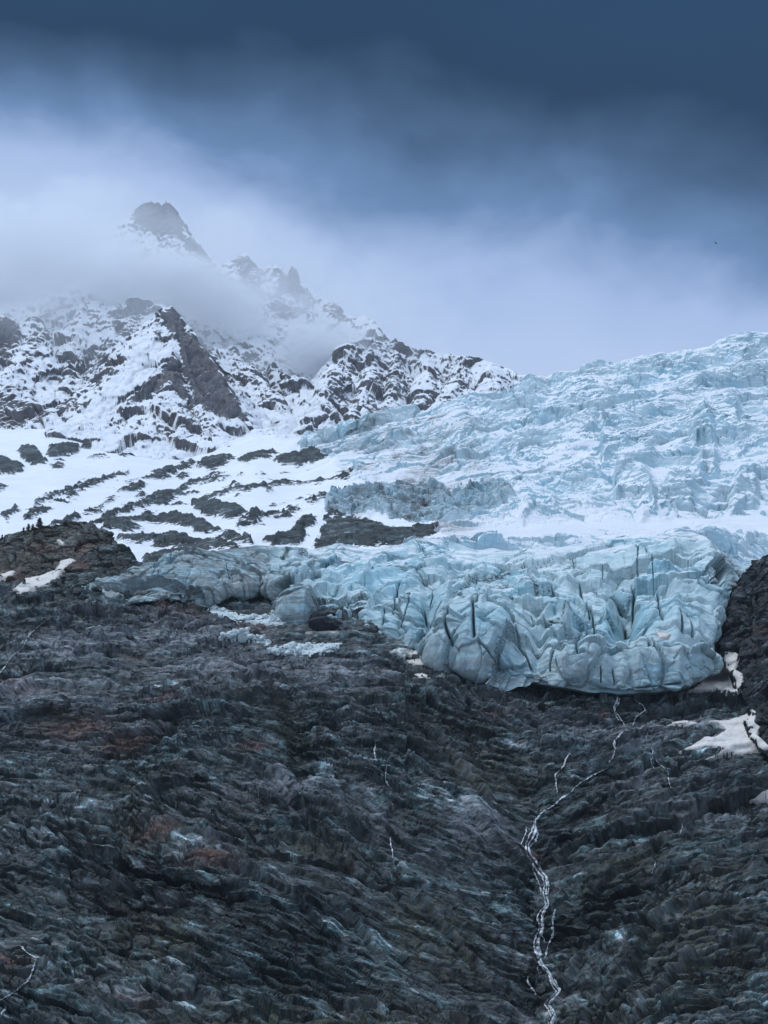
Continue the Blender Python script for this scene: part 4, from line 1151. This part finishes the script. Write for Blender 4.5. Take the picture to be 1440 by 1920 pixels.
def build_mound(name, ridges, x0, x1, ya, yb, step, zlow, label, cat, scale, rust, moss, mat=None):
    mat = mat or M_ROCK
    px = np.arange(x0, x1, step)
    U = (px - 720) / F / 0.94
    Yr = np.arange(ya, yb, 0.42)
    UU, Y = np.meshgrid(U, Yr)
    X = UU * Y
    p2 = np.stack([X.ravel(), Y.ravel(), np.zeros(X.size)], -1)
    w = [4 * fbm(p2, 30, 3, 0.55, s_).reshape(X.shape) for s_ in (131, 132)]
    h, who = ridge_height(X, Y, ridges, w)
    floor = zlow(Y)
    h = np.maximum(h, floor)
    P = np.stack([X, Y, h], -1)
    n = grid_normals(P)
    n = blur1(blur1(n, 8, 1), 8, 0)
    n /= np.linalg.norm(n, axis=-1)[..., None]
    p = P.reshape(-1, 3)
    d = 3.0 * fbm(p, 34, 4, 0.55, 141, ridged=True)
    crk = np.zeros(len(p), F32)
    tone = np.full(len(p), 0.5, F32)
    for L, a in ((18, 3.2), (8, 2.0), (3.6, 1.0)):
        f1, f21, kk, pl = worley(p, L, int(L) + 900, (0.7, 0.9, 1.1))
        d += a * scale * (0.7 * (kk - 0.5) + 1.1 * pl - 0.3 * np.exp(-(f21 / 0.09) ** 2))
        tone += (kk - 0.5) * (0.4 if L > 10 else 0.55)
        crk = np.maximum(crk, 0.8 * np.exp(-(f21 / (0.4 / L + 0.025)) ** 2))
    P = P + n * d.reshape(X.shape)[..., None]
    PX, PY = topix(P)
    wv = fbm(p, 14, 3, 0.6, 142).reshape(X.shape)
    f = grid_faces(*X.shape)
    keep = (h > floor + 0.01).ravel()[f].any(1)
    v, ff, aa = compact(P.reshape(-1, 3), f[keep], {'rust': splat(PX, PY, rust, wv), 'moss': np.clip(moss + 0.5 * wv, 0, 1), 'pale': np.zeros(X.shape), 'bed': P[..., 2] + 0.2 * P[..., 0] + 5 * wv, 'crack': crk, 'tone': np.clip(tone, 0, 1)})
    o = mesh_from(name, v, ff, mat, attrs=aa, smooth=False)
    return tag(o, label, cat, kind='structure')


def rock_z(Y):
    """height of the rock slope (seen straight on) at depth Y"""
    py = np.interp(Y, RD, RY)
    return pix(720, py, Y)[..., 2]


build_mound('rocky_knoll', [
    ([(-160, 1010, 965), (-60, 1000, 965), (0, 1012, 960), (25, 1005, 960), (45, 998, 958), (80, 992, 955), (120, 984, 960), (150, 980, 962), (170, 983, 962), (190, 995, 960), (203, 1012, 955)], 1.25, 4),
    ([(55, 1000, 955), (80, 1040, 925), (95, 1070, 905)], 1.1, 5), ([(0, 1012, 955), (10, 1045, 925), (40, 1075, 905)], 1.1, 5), ([(150, 985, 960), (120, 1040, 930)], 1.2, 5)],
    -200, 225, 860, 1010, 1.3, lambda Y: pix(720, 1116, Y)[..., 2], 'brown grassy rock knoll topped with bare shrubs at the snow edge', 'rock knoll', 0.8,
    [(40, 1095, 40, 14), (160, 1030, 40, 12), (80, 1030, 30, 10), (20, 1075, 30, 10)], 0.8, M_KNOLL)
build_mound('rocky_knoll', [
    ([(108, 1092, 885), (130, 1068, 895), (155, 1045, 905), (178, 1028, 910), (205, 1020, 912), (225, 1022, 912), (234, 1040, 908), (245, 1060, 902), (262, 1078, 895), (290, 1082, 895), (330, 1060, 905)], 1.3, 4),
    ([(205, 1022, 912), (190, 1060, 890), (200, 1090, 872)], 1.2, 4)],
    90, 350, 840, 950, 1.3, lambda Y: pix(720, 1112, Y)[..., 2], 'dark humped rock knoll standing between snow patches beside the glacier edge', 'rock knoll', 0.8,
    [(150, 1060, 25, 8)], 0.5)
build_mound('rock_cliff', [
    ([(1800, 860, 880), (1600, 950, 850), (1500, 1005, 838), (1455, 1033, 830), (1432, 1045, 826), (1412, 1062, 822), (1395, 1080, 818), (1388, 1100, 806), (1380, 1130, 795), (1400, 1160, 782), (1412, 1200, 768), (1412, 1250, 750), (1425, 1300, 730), (1440, 1340, 712)], 2.0, 3),
    ([(1395, 1080, 818), (1385, 1110, 800), (1372, 1160, 790), (1360, 1190, 785), (1352, 1215, 778)], 1.8, 2), ([(1440, 1045, 826), (1450, 1150, 770), (1460, 1280, 720)], 1.5, 5)],
    1335, 1800, 680, 900, 1.3, lambda Y: rock_z(Y) - 2, 'black rock cliff rising beside the edge of the glacier tongue', 'rock cliff', 1.0, [(1430, 1180, 20, 10)], 0.3, M_CLIFF)

# ------------------------------------------------------------------ things that lie on the ground, found by dropping a line of sight on it
bpy.context.view_layer.update()
TERR = [o for o in C.objects if o.type == 'MESH']


def hit(px, py, targets=None):
    d = Vector(pix(px, py, 1.0)).normalized()
    best = None
    for o in (targets or TERR):
        ok, loc, nor, _ = o.ray_cast(Vector((0, 0, 0)), d)
        if ok and (best is None or loc.length < best[0].length):
            best = (loc, nor if nor.dot(d) < 0 else -nor)
    return best


GROUND = [o for o in TERR if o.name.split('.')[0] in ('rock_slope', 'rocky_knoll', 'rock_cliff')]


# --- snow patches
def snow_patch(poly, label, targets=GROUND, thick=1.1, group=None, name='snow_patch', mat=None, rough=0.35):
    P = np.array(poly, float)
    x = np.arange(P[:, 0].min() - 5, P[:, 0].max() + 5, 1.0)
    y = np.arange(P[:, 1].min() - 5, P[:, 1].max() + 5, 0.8)
    PX, PY = np.meshgrid(x, y)
    V = np.full(PX.shape + (3,), np.nan)
    for i in range(len(y)):
        for j in range(len(x)):
            hh = hit(PX[i, j], PY[i, j], targets)
            if hh:
                V[i, j] = hh[0]
    dep = np.linalg.norm(V, axis=-1)
    med = np.nanmedian(dep)
    ok = ~np.isnan(dep)
    dep = np.where(ok, dep, med)
    dep = blur1(blur1(dep, 4, 1), 3, 0)
    dirs = pix(PX, PY, 1.0)
    dirs /= np.linalg.norm(dirs, axis=-1)[..., None]
    V = dirs * dep[..., None]
    wob = fbm(V.reshape(-1, 3), 5, 4, 0.6, 151).reshape(PX.shape)
    sdist = poly_sd(PX + 3 * wob, PY + 2.5 * wob, poly, 8)
    lift = np.clip(0.25 + sdist * 0.28, -1.6, thick) + rough * wob
    V = V + lift[..., None] * np.array((0, -0.66, 0.75))
    f = grid_faces(*PX.shape)
    keep = (sdist.ravel()[f] > -3).all(1)
    v, ff, aa = compact(V.reshape(-1, 3), f[keep], {'margin': np.clip(1 - (sdist + 1) / 7, 0, 1)})
    o = mesh_from(name, v, ff, mat or M_SNOW, smooth=mat is None, attrs=aa)
    if mat:
        return tag(o, label, 'ice rubble', kind='stuff')
    return tag(o, label, 'snow patch', group or 'old snow patches on the rock')


snow_patch([(1322, 1230), (1347, 1223), (1381, 1225), (1385, 1235), (1378, 1256), (1393, 1264), (1393, 1278), (1383, 1301), (1361, 1301), (1352, 1295), (1293, 1296), (1305, 1287), (1319, 1275), (1300, 1271), (1333, 1265), (1344, 1250)],
           'old snow patch filling the gap between glacier snout and black cliff')
snow_patch([(1322, 1357), (1338, 1351), (1364, 1351), (1398, 1341), (1409, 1330), (1417, 1334), (1416, 1357), (1426, 1364), (1420, 1379), (1448, 1405), (1397, 1413), (1361, 1417), (1324, 1425), (1350, 1412), (1358, 1405), (1333, 1399), (1299, 1406),
            (1274, 1410), (1307, 1392), (1324, 1382), (1338, 1382), (1361, 1370), (1347, 1358)], 'largest old snow patch, ragged and speckled, on the dark slope below the cliff')
snow_patch([(1251, 1360), (1262, 1354), (1288, 1352), (1313, 1357), (1296, 1359), (1277, 1359)], 'thin lens-shaped strip of snow beside the largest ragged snow patch', thick=0.8)
snow_patch([(1407, 1503), (1423, 1492), (1440, 1479), (1475, 1480), (1475, 1500), (1420, 1504)], 'clean white snow wedge cut by the picture edge, lowest of all snow patches')
snow_patch([(759, 1240), (775, 1236), (795, 1236), (806, 1246), (785, 1249), (768, 1246)], 'small snow patch just under the blue ice wall with a smaller scrap below it', thick=0.7)
snow_patch([(731, 1222), (750, 1216), (780, 1213), (797, 1222), (782, 1230), (750, 1227)], 'snow and crushed ice patch in the corner between two ice walls', thick=0.7)
snow_patch([(774, 1267), (790, 1262), (806, 1269), (790, 1273)], 'smallest scrap of snow on bare rock below the ice walls', thick=0.6)
snow_patch([(575, 1186), (605, 1181), (634, 1185), (610, 1191)], 'narrow snow strip at the foot of the ice under a dark boulder', thick=0.7)
snow_patch([(26, 1105), (50, 1085), (73, 1080), (104, 1070), (115, 1050), (135, 1047), (142, 1052), (125, 1064), (112, 1081), (95, 1094), (70, 1103), (38, 1114)], 'long crooked snow patch in the hollow between the two rock knolls', thick=1.2)
snow_patch([(-20, 1086), (5, 1076), (25, 1070), (29, 1074), (15, 1083), (-20, 1092)], 'short snow strip on the brown knoll at the picture edge', thick=0.9)
snow_patch([(104, 1013), (112, 1012), (121, 1018), (116, 1022)], 'tiny snow spot high on the brown grassy knoll', thick=0.7)
snow_patch([(1230, 1187), (1243, 1186), (1257, 1190), (1250, 1198), (1235, 1197)], 'small snow scrap lodged on the face of the glacier tongue', targets=[TONGUE], thick=0.8)


# --- streams: ropes of white water that follow the rock
def ribbon_mesh(line, width, seed, gaps=0.0):
    r = random.Random(seed)
    L = np.array(line, float)
    seg = np.hypot(*np.diff(L, axis=0).T)
    s = np.concatenate([[0], np.cumsum(seg)])
    t = np.arange(0, s[-1], 1.6)
    x = np.interp(t, s, L[:, 0])
    y = np.interp(t, s, L[:, 1])
    jx = np.cumsum([r.gauss(0, 0.55) for _ in t])
    jx -= np.linspace(jx[0], jx[-1], len(t))
    jx = np.clip(jx, -4, 4)
    ph = r.random() * 9
    x = x + jx + 1.6 * np.sin(t / 7.0 + ph)
    pts = []
    for a, b in zip(x, y):
        hh = hit(a, b, [ROCK])
        pts.append((hh[0], hh[1]) if hh else None)
    verts, faces, prev = [], [], None
    wan = np.convolve([r.random() for _ in range(len(t) + 12)], np.ones(7) / 7, 'same')[6:6 + len(t)]
    for i, pt in enumerate(pts):
        if pt is None:
            continue
        loc, nor = pt
        thin = bool(gaps) and math.sin(t[i] / 5.1 + ph * 3) + r.gauss(0, 0.3) < gaps * 2 - 1.6
        wd = width * (max(0.12, (wan[i] - 0.28) * 3.2) + r.gauss(0, 0.14)) * (0.7 if loc.z > 130 else 1.0)
        wd = max(0.06, (0.22 if thin else 1.0) * wd * min(1, (i + 2) / 10, (len(t) - i + 1) / 10))
        side = Vector((1, 0, 0)).cross(nor).cross(nor)
        side = Vector((1, 0.0, 0.0)) * 1.0
        c = loc + nor * 0.35 + Vector((0, -0.45, 0.25))
        ring = [c - side * wd - nor * 0.5, c - side * wd * 0.5 + nor * 0.14 * wd, c + nor * 0.22 * wd, c + side * wd * 0.5 + nor * 0.14 * wd, c + side * wd - nor * 0.5]
        base = len(verts)
        verts += [tuple(v) for v in ring]
        if prev is not None:
            for k in range(4):
                faces.append((prev + k, prev + k + 1, base + k + 1, base + k))
        prev = base
    return verts, faces


def stream(lines, label, name='mountain_stream'):
    root = None
    for i, (line, width, gaps) in enumerate(lines):
        v, f = ribbon_mesh(line, width, 100 + i + len(label) * 13, gaps)
        if not f:
            continue
        if root is None:
            root = mesh_from(name, v, np.array(f), M_WATER)
            tag(root, label, 'stream', 'meltwater streams on the rock slope')
        else:
            mesh_from('side_channel', v, np.array(f), M_WATER, parent=root)
    return root


stream([(STREAM_MAIN[3:], 0.62, 0.03), (STREAM_MAIN[6:], 0.42, 0.25), ([(a + 3, b) for a, b in STREAM_MAIN[8:]], 0.3, 0.35), ([(1140, 1440), (1115, 1455), (1090, 1466), (1069, 1487)], 0.35, 0.4), ([(986, 1552), (984, 1570), (981, 1583), (986, 1600)], 0.4, 0.2), ([(1004, 1545), (1007, 1565), (1000, 1580), (992, 1592)], 0.5, 0.1),
        ([(1039, 1706), (1040, 1731), (1034, 1760), (1028, 1778), (1019, 1800)], 0.55, 0.1), ([(1015, 1720), (1022, 1740), (1018, 1770)], 0.35, 0.35), ([(990, 1831), (996, 1852), (1004, 1868)], 0.38, 0.25), ([(1034, 1835), (1042, 1845), (1049, 1858), (1042, 1870)], 0.4, 0.2),
        ([(1012, 1810), (1010, 1825)], 0.35, 0.2), ([(1000, 1620), (1004, 1650), (1016, 1680)], 0.28, 0.5)], 'longest white stream, running down the gully to the foot of the slope')
stream([([(1157, 1306), (1150, 1327), (1159, 1350), (1171, 1368), (1157, 1380), (1148, 1390), (1155, 1406), (1140, 1432)], 0.75, 0.1), ([(1160, 1310), (1154, 1330), (1160, 1352)], 0.4, 0.3)], 'white stream starting straight under the overhanging ice of the snout')
stream([([(1190, 1312), (1200, 1322), (1209, 1333), (1192, 1345), (1184, 1362)], 0.5, 0.15)], 'short zigzag stream beside the one that starts under the ice')
stream([([(1213, 1375), (1211, 1385), (1223, 1404), (1223, 1427), (1227, 1443)], 0.42, 0.3), ([(1222, 1404), (1230, 1425), (1252, 1450), (1258, 1480)], 0.25, 0.55)], 'thin broken stream on slabs between the gully and the largest snow patch')
stream([([(1069, 1414), (1058, 1432), (1044, 1452), (1042, 1470), (1042, 1489)], 0.4, 0.3)], 'thin trickle joining the gully stream from a pale ledge')
stream([([(85, 1164), (70, 1178), (54, 1187), (44, 1210), (21, 1230), (6, 1253), (-8, 1272)], 0.5, 0.15), ([(17, 1274), (18, 1286)], 0.4, 0.1), ([(60, 1180), (48, 1195), (40, 1210)], 0.3, 0.3)], 'slanting white stream high on the slope below the knolls')
stream([([(36, 1774), (50, 1786), (63, 1798), (61, 1820), (48, 1840), (29, 1859), (2, 1876)], 0.36, 0.15), ([(10, 1884), (4, 1900), (0, 1916)], 0.4, 0.1), ([(60, 1798), (66, 1802)], 0.3, 0)], 'thin white stream over reddish rock in the lowest corner')
stream([([(702, 1394), (704, 1412), (705, 1428)], 0.42, 0.05), ([(723, 1435), (724, 1450), (723, 1461), (728, 1475), (733, 1482)], 0.4, 0.1), ([(716, 1436), (728, 1436)], 0.25, 0.1)], 'short waterfall dropping in two steps down the middle of the slope')
stream([([(732, 1571), (734, 1590), (735, 1612)], 0.3, 0.25)], 'faint trickle below the two-step waterfall')
stream([([(1277, 1545), (1278, 1565)], 0.28, 0.2), ([(1228, 1617), (1222, 1640)], 0.25, 0.3)], 'two faint drips on the broken slope beyond the gully')


# --- blocks of fallen ice
def lump(seed, sub=2, rough=0.28):
    import bmesh
    bm = bmesh.new()
    bmesh.ops.create_icosphere(bm, subdivisions=sub, radius=1.0)
    v = np.array([x.co[:] for x in bm.verts])
    f = np.array([[x.index for x in fc.verts] for fc in bm.faces])
    bm.free()
    f1, f21, k, pl = worley(v + seed * 3.7, 1.1, seed)
    v = v * (1 + rough * (1.2 * pl + 0.8 * (k - 0.5)))[:, None]
    return v, f


LUMPS = []
for q in range(6):
    v_, f_ = lump(q)
    me = mesh_from('ice_block', v_, f_, M_DEBRIS, smooth=False)
    LUMPS.append(me.data)
    bpy.data.objects.remove(me)


def ice_pile(lines, count, group, label, size=(0.5, 2.3)):
    r = random.Random(len(label) * 31 + count)
    segs = [(a, b, w) for ln, w in lines for a, b in zip(ln[:-1], ln[1:])]
    wts = [math.hypot(b[0] - a[0], b[1] - a[1]) * w for a, b, w in segs]
    for _ in range(count):
        a, b, w = r.choices(segs, wts)[0]
        t = r.random()
        x = a[0] + t * (b[0] - a[0]) + r.gauss(0, w * 0.36)
        y = a[1] + t * (b[1] - a[1]) + r.gauss(0, w * 0.28)
        hh = hit(x, y, [ROCK])
        if not hh:
            continue
        s = size[0] + (size[1] - size[0]) * r.random() ** 3.0
        o = bpy.data.objects.new('ice_block', r.choice(LUMPS))
        o.location = hh[0] + hh[1] * s * 0.35
        o.scale = (s * r.uniform(0.8, 1.3), s * r.uniform(0.8, 1.2), s * r.uniform(0.65, 1.0))
        o.rotation_euler = (r.uniform(-.6, .6), r.uniform(-.6, .6), r.uniform(0, 6.3))
        C.objects.link(o)
        tag(o, label, 'ice block', group)


for poly_, lab_ in (([(370, 1132), (385, 1127), (412, 1138), (445, 1152), (510, 1156), (515, 1146), (530, 1150), (545, 1166), (520, 1172), (470, 1167), (440, 1165), (405, 1150)], 'crushed ice spread along the rim below the dark alcove'),
                    ([(412, 1197), (440, 1180), (462, 1183), (478, 1192), (508, 1202), (500, 1207), (470, 1200), (430, 1200)], 'crushed ice between the lumps of the middle pile'),
                    ([(505, 1224), (540, 1207), (600, 1208), (640, 1206), (630, 1216), (600, 1227), (540, 1227)], 'crushed ice between the lumps of the lowest pile')):
    snow_patch(poly_, lab_, thick=0.5, name='ice_rubble', mat=M_DEBRIS, rough=0.9)
ice_pile([([(380, 1132), (410, 1144), (441, 1159)], 12), ([(447, 1158), (508, 1162), (539, 1166)], 8), ([(505, 1152), (522, 1150)], 9)], 105, 'ice blocks along the alcove rim', 'pale lump of fallen ice in the upper pile below the dark alcove')
ice_pile([([(417, 1195), (450, 1184), (475, 1193), (503, 1203)], 11)], 65, 'ice blocks in the middle pile', 'pale lump of fallen ice in the middle pile on reddish rock')
ice_pile([([(511, 1222), (539, 1215), (594, 1214), (632, 1210)], 12), ([(530, 1222), (600, 1222)], 7)], 105, 'ice blocks in the lowest pile', 'pale lump of fallen ice in the lowest and longest pile')
ice_pile([([(735, 1225), (780, 1222)], 8)], 22, 'ice blocks in the corner of the ice walls', 'pale lump of fallen ice in the corner between two ice walls')

# --- boulders
M_BOULDER = mat_flat('boulder_rock', (0.30, 0.30, 0.28), 0.8, (0.14, 0.14, 0.13), 0.5)
M_DARKB = mat_flat('dark_boulder_rock', (0.035, 0.037, 0.045), 0.8, (0.015, 0.016, 0.02), 0.3)


def boulder(px, py, r_, mat, label, seed, flat=(1.2, 1, 0.75)):
    hh = hit(px, py)
    if not hh:
        return
    v, f = lump(seed + 40, 3, 0.34)
    o = mesh_from('boulder', v * np.array(flat) * r_, f, mat, smooth=False)
    o.location = hh[0] + hh[1] * r_ * 0.3
    o.rotation_euler = (0.2, 0.1, seed)
    tag(o, label, 'boulder', 'loose boulders')


boulder(167, 1440, 2.2, M_BOULDER, 'pale square boulder perched over a dark hollow', 1, (1.3, 1, 0.8))
boulder(231, 1417, 1.2, M_BOULDER, 'small flat pale boulder upslope of the pale square one', 2, (1.5, 1, 0.6))
boulder(183, 1437, 0.7, M_BOULDER, 'little pale stone touching the pale square boulder', 3)
boulder(612, 1176, 6.5, M_DARKB, 'large blue-black boulder at the foot of the ice', 4, (2.0, 1, 0.8))
boulder(1385, 1080, 1.6, M_BOULDER, 'pale boulder stuck at the top of the black cliff', 5)
boulder(1378, 1098, 1.8, M_BOULDER, 'pale boulder wedged between ice and black cliff', 6)

# --- bare shrubs and larches on the knoll
M_TWIG = mat_flat('bare_twigs', (0.085, 0.060, 0.055), 0.9, (0.04, 0.03, 0.03), 2.0)
M_EVERG = mat_flat('dark_needles', (0.030, 0.042, 0.028), 0.9, (0.012, 0.018, 0.014), 2.0)


def tree(px, py, h, label, name, bare=True, seed=0, wide=0.3):
    hh = hit(px, py)
    if not hh:
        return
    r = random.Random(seed)
    h *= 1.35
    root = empty(name, hh[0] - Vector((0, 0, 0.3)))
    tag(root, label, 'tree' if h > 2.4 else 'shrub', 'trees and shrubs on the knolls')
    tv, tf = [], []

    def rod(a, b, ra, rb, V, Fc):
        a, b = Vector(a), Vector(b)
        d = (b - a).normalized()
        u = d.orthogonal().normalized()
        w = d.cross(u)
        k = len(V)
        for c, rr in ((a, ra), (b, rb)):
            for i in range(5):
                an = i * 2 * math.pi / 5
                V.append(tuple(c + (u * math.cos(an) + w * math.sin(an)) * rr))
        for i in range(5):
            Fc.append((k + i, k + (i + 1) % 5, k + 5 + (i + 1) % 5, k + 5 + i))
    rod((0, 0, 0), (0.04 * h, 0, h * 0.55), 0.035 * h, 0.02 * h, tv, tf)
    rod((0.04 * h, 0, h * 0.55), (0.02 * h, 0.02 * h, h), 0.02 * h, 0.006 * h, tv, tf)
    cv, cf = [], []
    for i in range(int(34 + 9 * h)):
        z = h * r.uniform(0.2 if bare else 0.08, 0.97)
        an = r.uniform(0, 6.3)
        ln = h * wide * (1.08 - z / h) ** 0.7 * r.uniform(0.6, 1.2)
        a = Vector((0.03 * h, 0, z))
        b = a + Vector((math.cos(an) * ln, math.sin(an) * ln, ln * (r.uniform(0.2, 0.8) if bare else r.uniform(-.35, .1))))
        rod(a, b, 0.010 * h, 0.004 * h, tv, tf)
        for _ in range(7):
            c = a.lerp(b, r.uniform(0.35, 1.05))
            e = Vector((r.gauss(0, 1), r.gauss(0, 1), r.gauss(0.3, 1))).normalized() * h * (0.10 if bare else 0.07)
            g = e.orthogonal().normalized() * h * (0.016 if bare else 0.03)
            k = len(cv)
            cv += [tuple(c - g), tuple(c + g), tuple(c + e + g * 0.5), tuple(c + e - g * 0.5)]
            cf.append((k, k + 1, k + 2, k + 3))
    mesh_from('trunk', tv, np.array(tf), M_TWIG, parent=root)
    mesh_from('crown', cv, np.array(cf), M_TWIG if bare else M_EVERG, parent=root)


for i, (x, y, h, bare, lab) in enumerate((
        (72, 994, 7.0, True, 'tallest bare brown larch standing against snow on the knoll crest'),
        (52, 997, 4.6, True, 'bare brown larch next to the tallest one on the knoll crest'),
        (43, 1000, 3.6, True, 'short bare bush at the edge of the larch clump'),
        (60, 996, 4.2, True, 'bushy bare larch squeezed between two taller larches'),
        (64, 1003, 3.4, False, 'dark green young conifer under the bare larches'),
        (3, 1012, 3.2, False, 'dark conifer on the knoll at the picture edge'),
        (207, 1022, 3.2, True, 'thin bare sapling on top of the dark humped knoll'),
        (184, 1032, 2.2, False, 'low dark green shrub on the shoulder of the humped knoll'),
        (118, 1094, 3.2, False, 'dark conifer at the lower foot of the humped knoll'),
        (44, 1098, 3.6, True, 'spindly bare sapling in front of the crooked snow patch'),
        (100, 1100, 3.0, True, 'bare sapling in the line of saplings below the crooked snow patch'),
        (28, 1045, 3.0, False, 'round dark conifer on the face of the brown knoll'))):
    tree(x, y, h, lab, 'larch_tree' if bare else 'conifer_tree', bare, i + 5, 0.34 if bare else 0.28)

# --- summit station: a small terrace with an antenna mast
M_STATION = mat_flat('grey_concrete', (0.16, 0.16, 0.17), 0.8)


def box(V, Fc, c, s):
    k = len(V)
    for dx in (-1, 1):
        for dy in (-1, 1):
            for dz in (-1, 1):
                V.append((c[0] + dx * s[0] / 2, c[1] + dy * s[1] / 2, c[2] + dz * s[2] / 2))
    for q in ((0, 1, 3, 2), (4, 6, 7, 5), (0, 4, 5, 1), (2, 3, 7, 6), (0, 2, 6, 4), (1, 5, 7, 3)):
        Fc.append(tuple(k + i for i in q))


st = empty('summit_station', pix(311, 386, 3588))
tag(st, 'tiny grey station with an antenna mast on the cloudy summit', 'building')
V_, F_ = [], []
box(V_, F_, (0, 0, 0), (16, 12, 8))
box(V_, F_, (3, 0, 5.01), (8, 8, 2))
mesh_from('building', V_, np.array(F_), M_STATION, parent=st, smooth=False)
V_, F_ = [], []
box(V_, F_, (0, 0, 8.5), (2.6, 2.6, 9))
box(V_, F_, (0, 0, 16), (1.3, 1.3, 6))
mesh_from('antenna', V_, np.array(F_), M_STATION, parent=st, smooth=False)

# --- the bird
M_BIRD = mat_flat('black_feathers', (0.012, 0.012, 0.014), 0.6)
bd = empty('bird', pix(1342, 456, 260))
tag(bd, 'small black bird gliding alone against the dull blue sky', 'bird')
bv, bf = [], []
prof = [(-0.26, 0.005), (-0.2, 0.03), (-0.1, 0.055), (0.0, 0.075), (0.1, 0.065), (0.17, 0.04), (0.21, 0.042), (0.25, 0.03), (0.29, 0.004)]
for yy, rr in prof:
    for i in range(8):
        an = i * math.pi / 4
        bv.append((rr * math.cos(an), yy, rr * math.sin(an) * 0.9))
for j in range(len(prof) - 1):
    for i in range(8):
        bf.append((j * 8 + i, j * 8 + (i + 1) % 8, j * 8 + 8 + (i + 1) % 8, j * 8 + 8 + i))
for sgn in (-1, 1):
    k = len(bv)
    for x, yf, yb, zz in ((0.03, 0.10, -0.08, 0.02), (0.16, 0.14, -0.07, 0.09), (0.32, 0.10, -0.08, 0.13), (0.45, -0.02, -0.10, 0.11)):
        bv += [(sgn * x, yf, zz), (sgn * x, yb, zz), (sgn * x, (yf + yb) / 2, zz + 0.012)]
    for j in range(3):
        a = k + 3 * j
        bf += [(a, a + 3, a + 5, a + 2), (a + 2, a + 5, a + 4, a + 1), (a, a + 1, a + 4, a + 3)]
k = len(bv)
bv += [(-0.02, -0.2, 0), (0.02, -0.2, 0), (0.07, -0.4, 0.0), (-0.07, -0.4, 0.0), (0, -0.3, 0.012)]
bf += [(k, k + 1, k + 2, k + 3)]
bo = mesh_from('body', bv, np.array(bf), M_BIRD, parent=bd)
bd.rotation_euler = (0.2, 0.45, 0.5)

# ------------------------------------------------------------------ cloud banks and haze
def mat_cloud():
    m, t = new_mat('cloud_vapour')
    tc = t.n('ShaderNodeTexCoord').outputs['Object']
    pos = t.n('ShaderNodeNewGeometry').outputs['Position']
    r = t.vmath('LENGTH', tc)
    n1 = t.noise(t.mapping(pos, (1, 1, 1.5), (0, 0.4, 0)), 0.0055, 6, 0.60, 0.4)
    n1 = t.math('ADD', n1, t.math('MULTIPLY', t.math('SUBTRACT', t.noise(pos, 0.017, 4, 0.6, 0.3), 0.5), 0.35))
    core = t.math('SUBTRACT', 1.0, r)
    a = t.math('ADD', t.math('MULTIPLY', core, 1.5), t.math('MULTIPLY', t.math('SUBTRACT', n1, 0.47), 3.3))
    a = t.math('MULTIPLY', t.ramp(a, 0.0, 0.95), t.ramp(core, 0.0, 0.35))
    dens = t.math('MULTIPLY', a, t.attr('["thickness"]', 'OBJECT'))
    v = t.n('ShaderNodeVolumePrincipled')
    v.inputs['Color'].default_value = (0.97, 0.985, 1.0, 1)
    t.set(v.inputs['Density'], dens)
    v.inputs['Anisotropy'].default_value = 0.1
    o = t.n('ShaderNodeOutputMaterial')
    t.t.links.new(v.outputs[0], o.inputs['Volume'])
    return m


M_CLOUD = mat_cloud()


def cloud(px, py, Y, rx, ry, rz, dens, label, rot=0.0):
    import bmesh
    bm = bmesh.new()
    bmesh.ops.create_icosphere(bm, subdivisions=3, radius=1.0)
    me = bpy.data.meshes.new('cloud')
    bm.to_mesh(me)
    bm.free()
    me.materials.append(M_CLOUD)
    o = bpy.data.objects.new('cloud', me)
    o.location = pix(px, py, Y)
    o.scale = (rx, ry, rz)
    o.rotation_euler = (0, rot, 0)
    o['thickness'] = dens
    C.objects.link(o)
    return tag(o, label, 'cloud', 'cloud banks round the summit')


cloud(20, 485, 3200, 430, 220, 190, 0.012, 'broad pale cloud bank swallowing the ridge beside the summit', 0.0)
cloud(250, 520, 3150, 260, 160, 110, 0.016, 'cloud bank joining the broad one to the foot of the summit tower', 0.15)
cloud(400, 555, 3080, 230, 110, 95, 0.020, 'cloud tongue trailing down the wall from under the summit tower', 0.62)
cloud(615, 660, 2960, 170, 110, 90, 0.020, 'low cloud pocket caught in the gully before the snowy massif', 0.1)
cloud(180, 400, 3560, 230, 140, 150, 0.006, 'thin cloud fringe creeping up the flank of the summit tower', 0.3)
cloud(290, 405, 3460, 130, 60, 75, 0.0045, 'thin drifting cloud veiling the rocks of the summit tower', 0.2)
cloud(520, 560, 3180, 190, 90, 80, 0.008, 'wisp of cloud brushing the foot of the jagged pinnacles', 0.5)
cloud(430, 450, 3620, 170, 120, 110, 0.005, 'thin veil of cloud trailing behind the summit ridge', 0.6)
cloud(350, 620, 3100, 900, 420, 420, 0.0021, 'faint mist hanging over the whole mountain wall', 0.1)


def build_haze():
    m, t = new_mat('mountain_air')
    v = t.n('ShaderNodeVolumePrincipled')
    v.inputs['Color'].default_value = (0.80, 0.89, 1.0, 1)
    v.inputs['Density'].default_value = 0.000016
    v.inputs['Anisotropy'].default_value = 0.0
    o = t.n('ShaderNodeOutputMaterial')
    t.t.links.new(v.outputs[0], o.inputs['Volume'])
    V, Fc = [], []
    box(V, Fc, (0, 2100, 1330), (5200, 4700, 2860))
    o = mesh_from('haze', V, np.array(Fc), m, smooth=False)
    tag(o, 'thin blue mountain air over the whole valley', 'haze', kind='stuff')


build_haze()
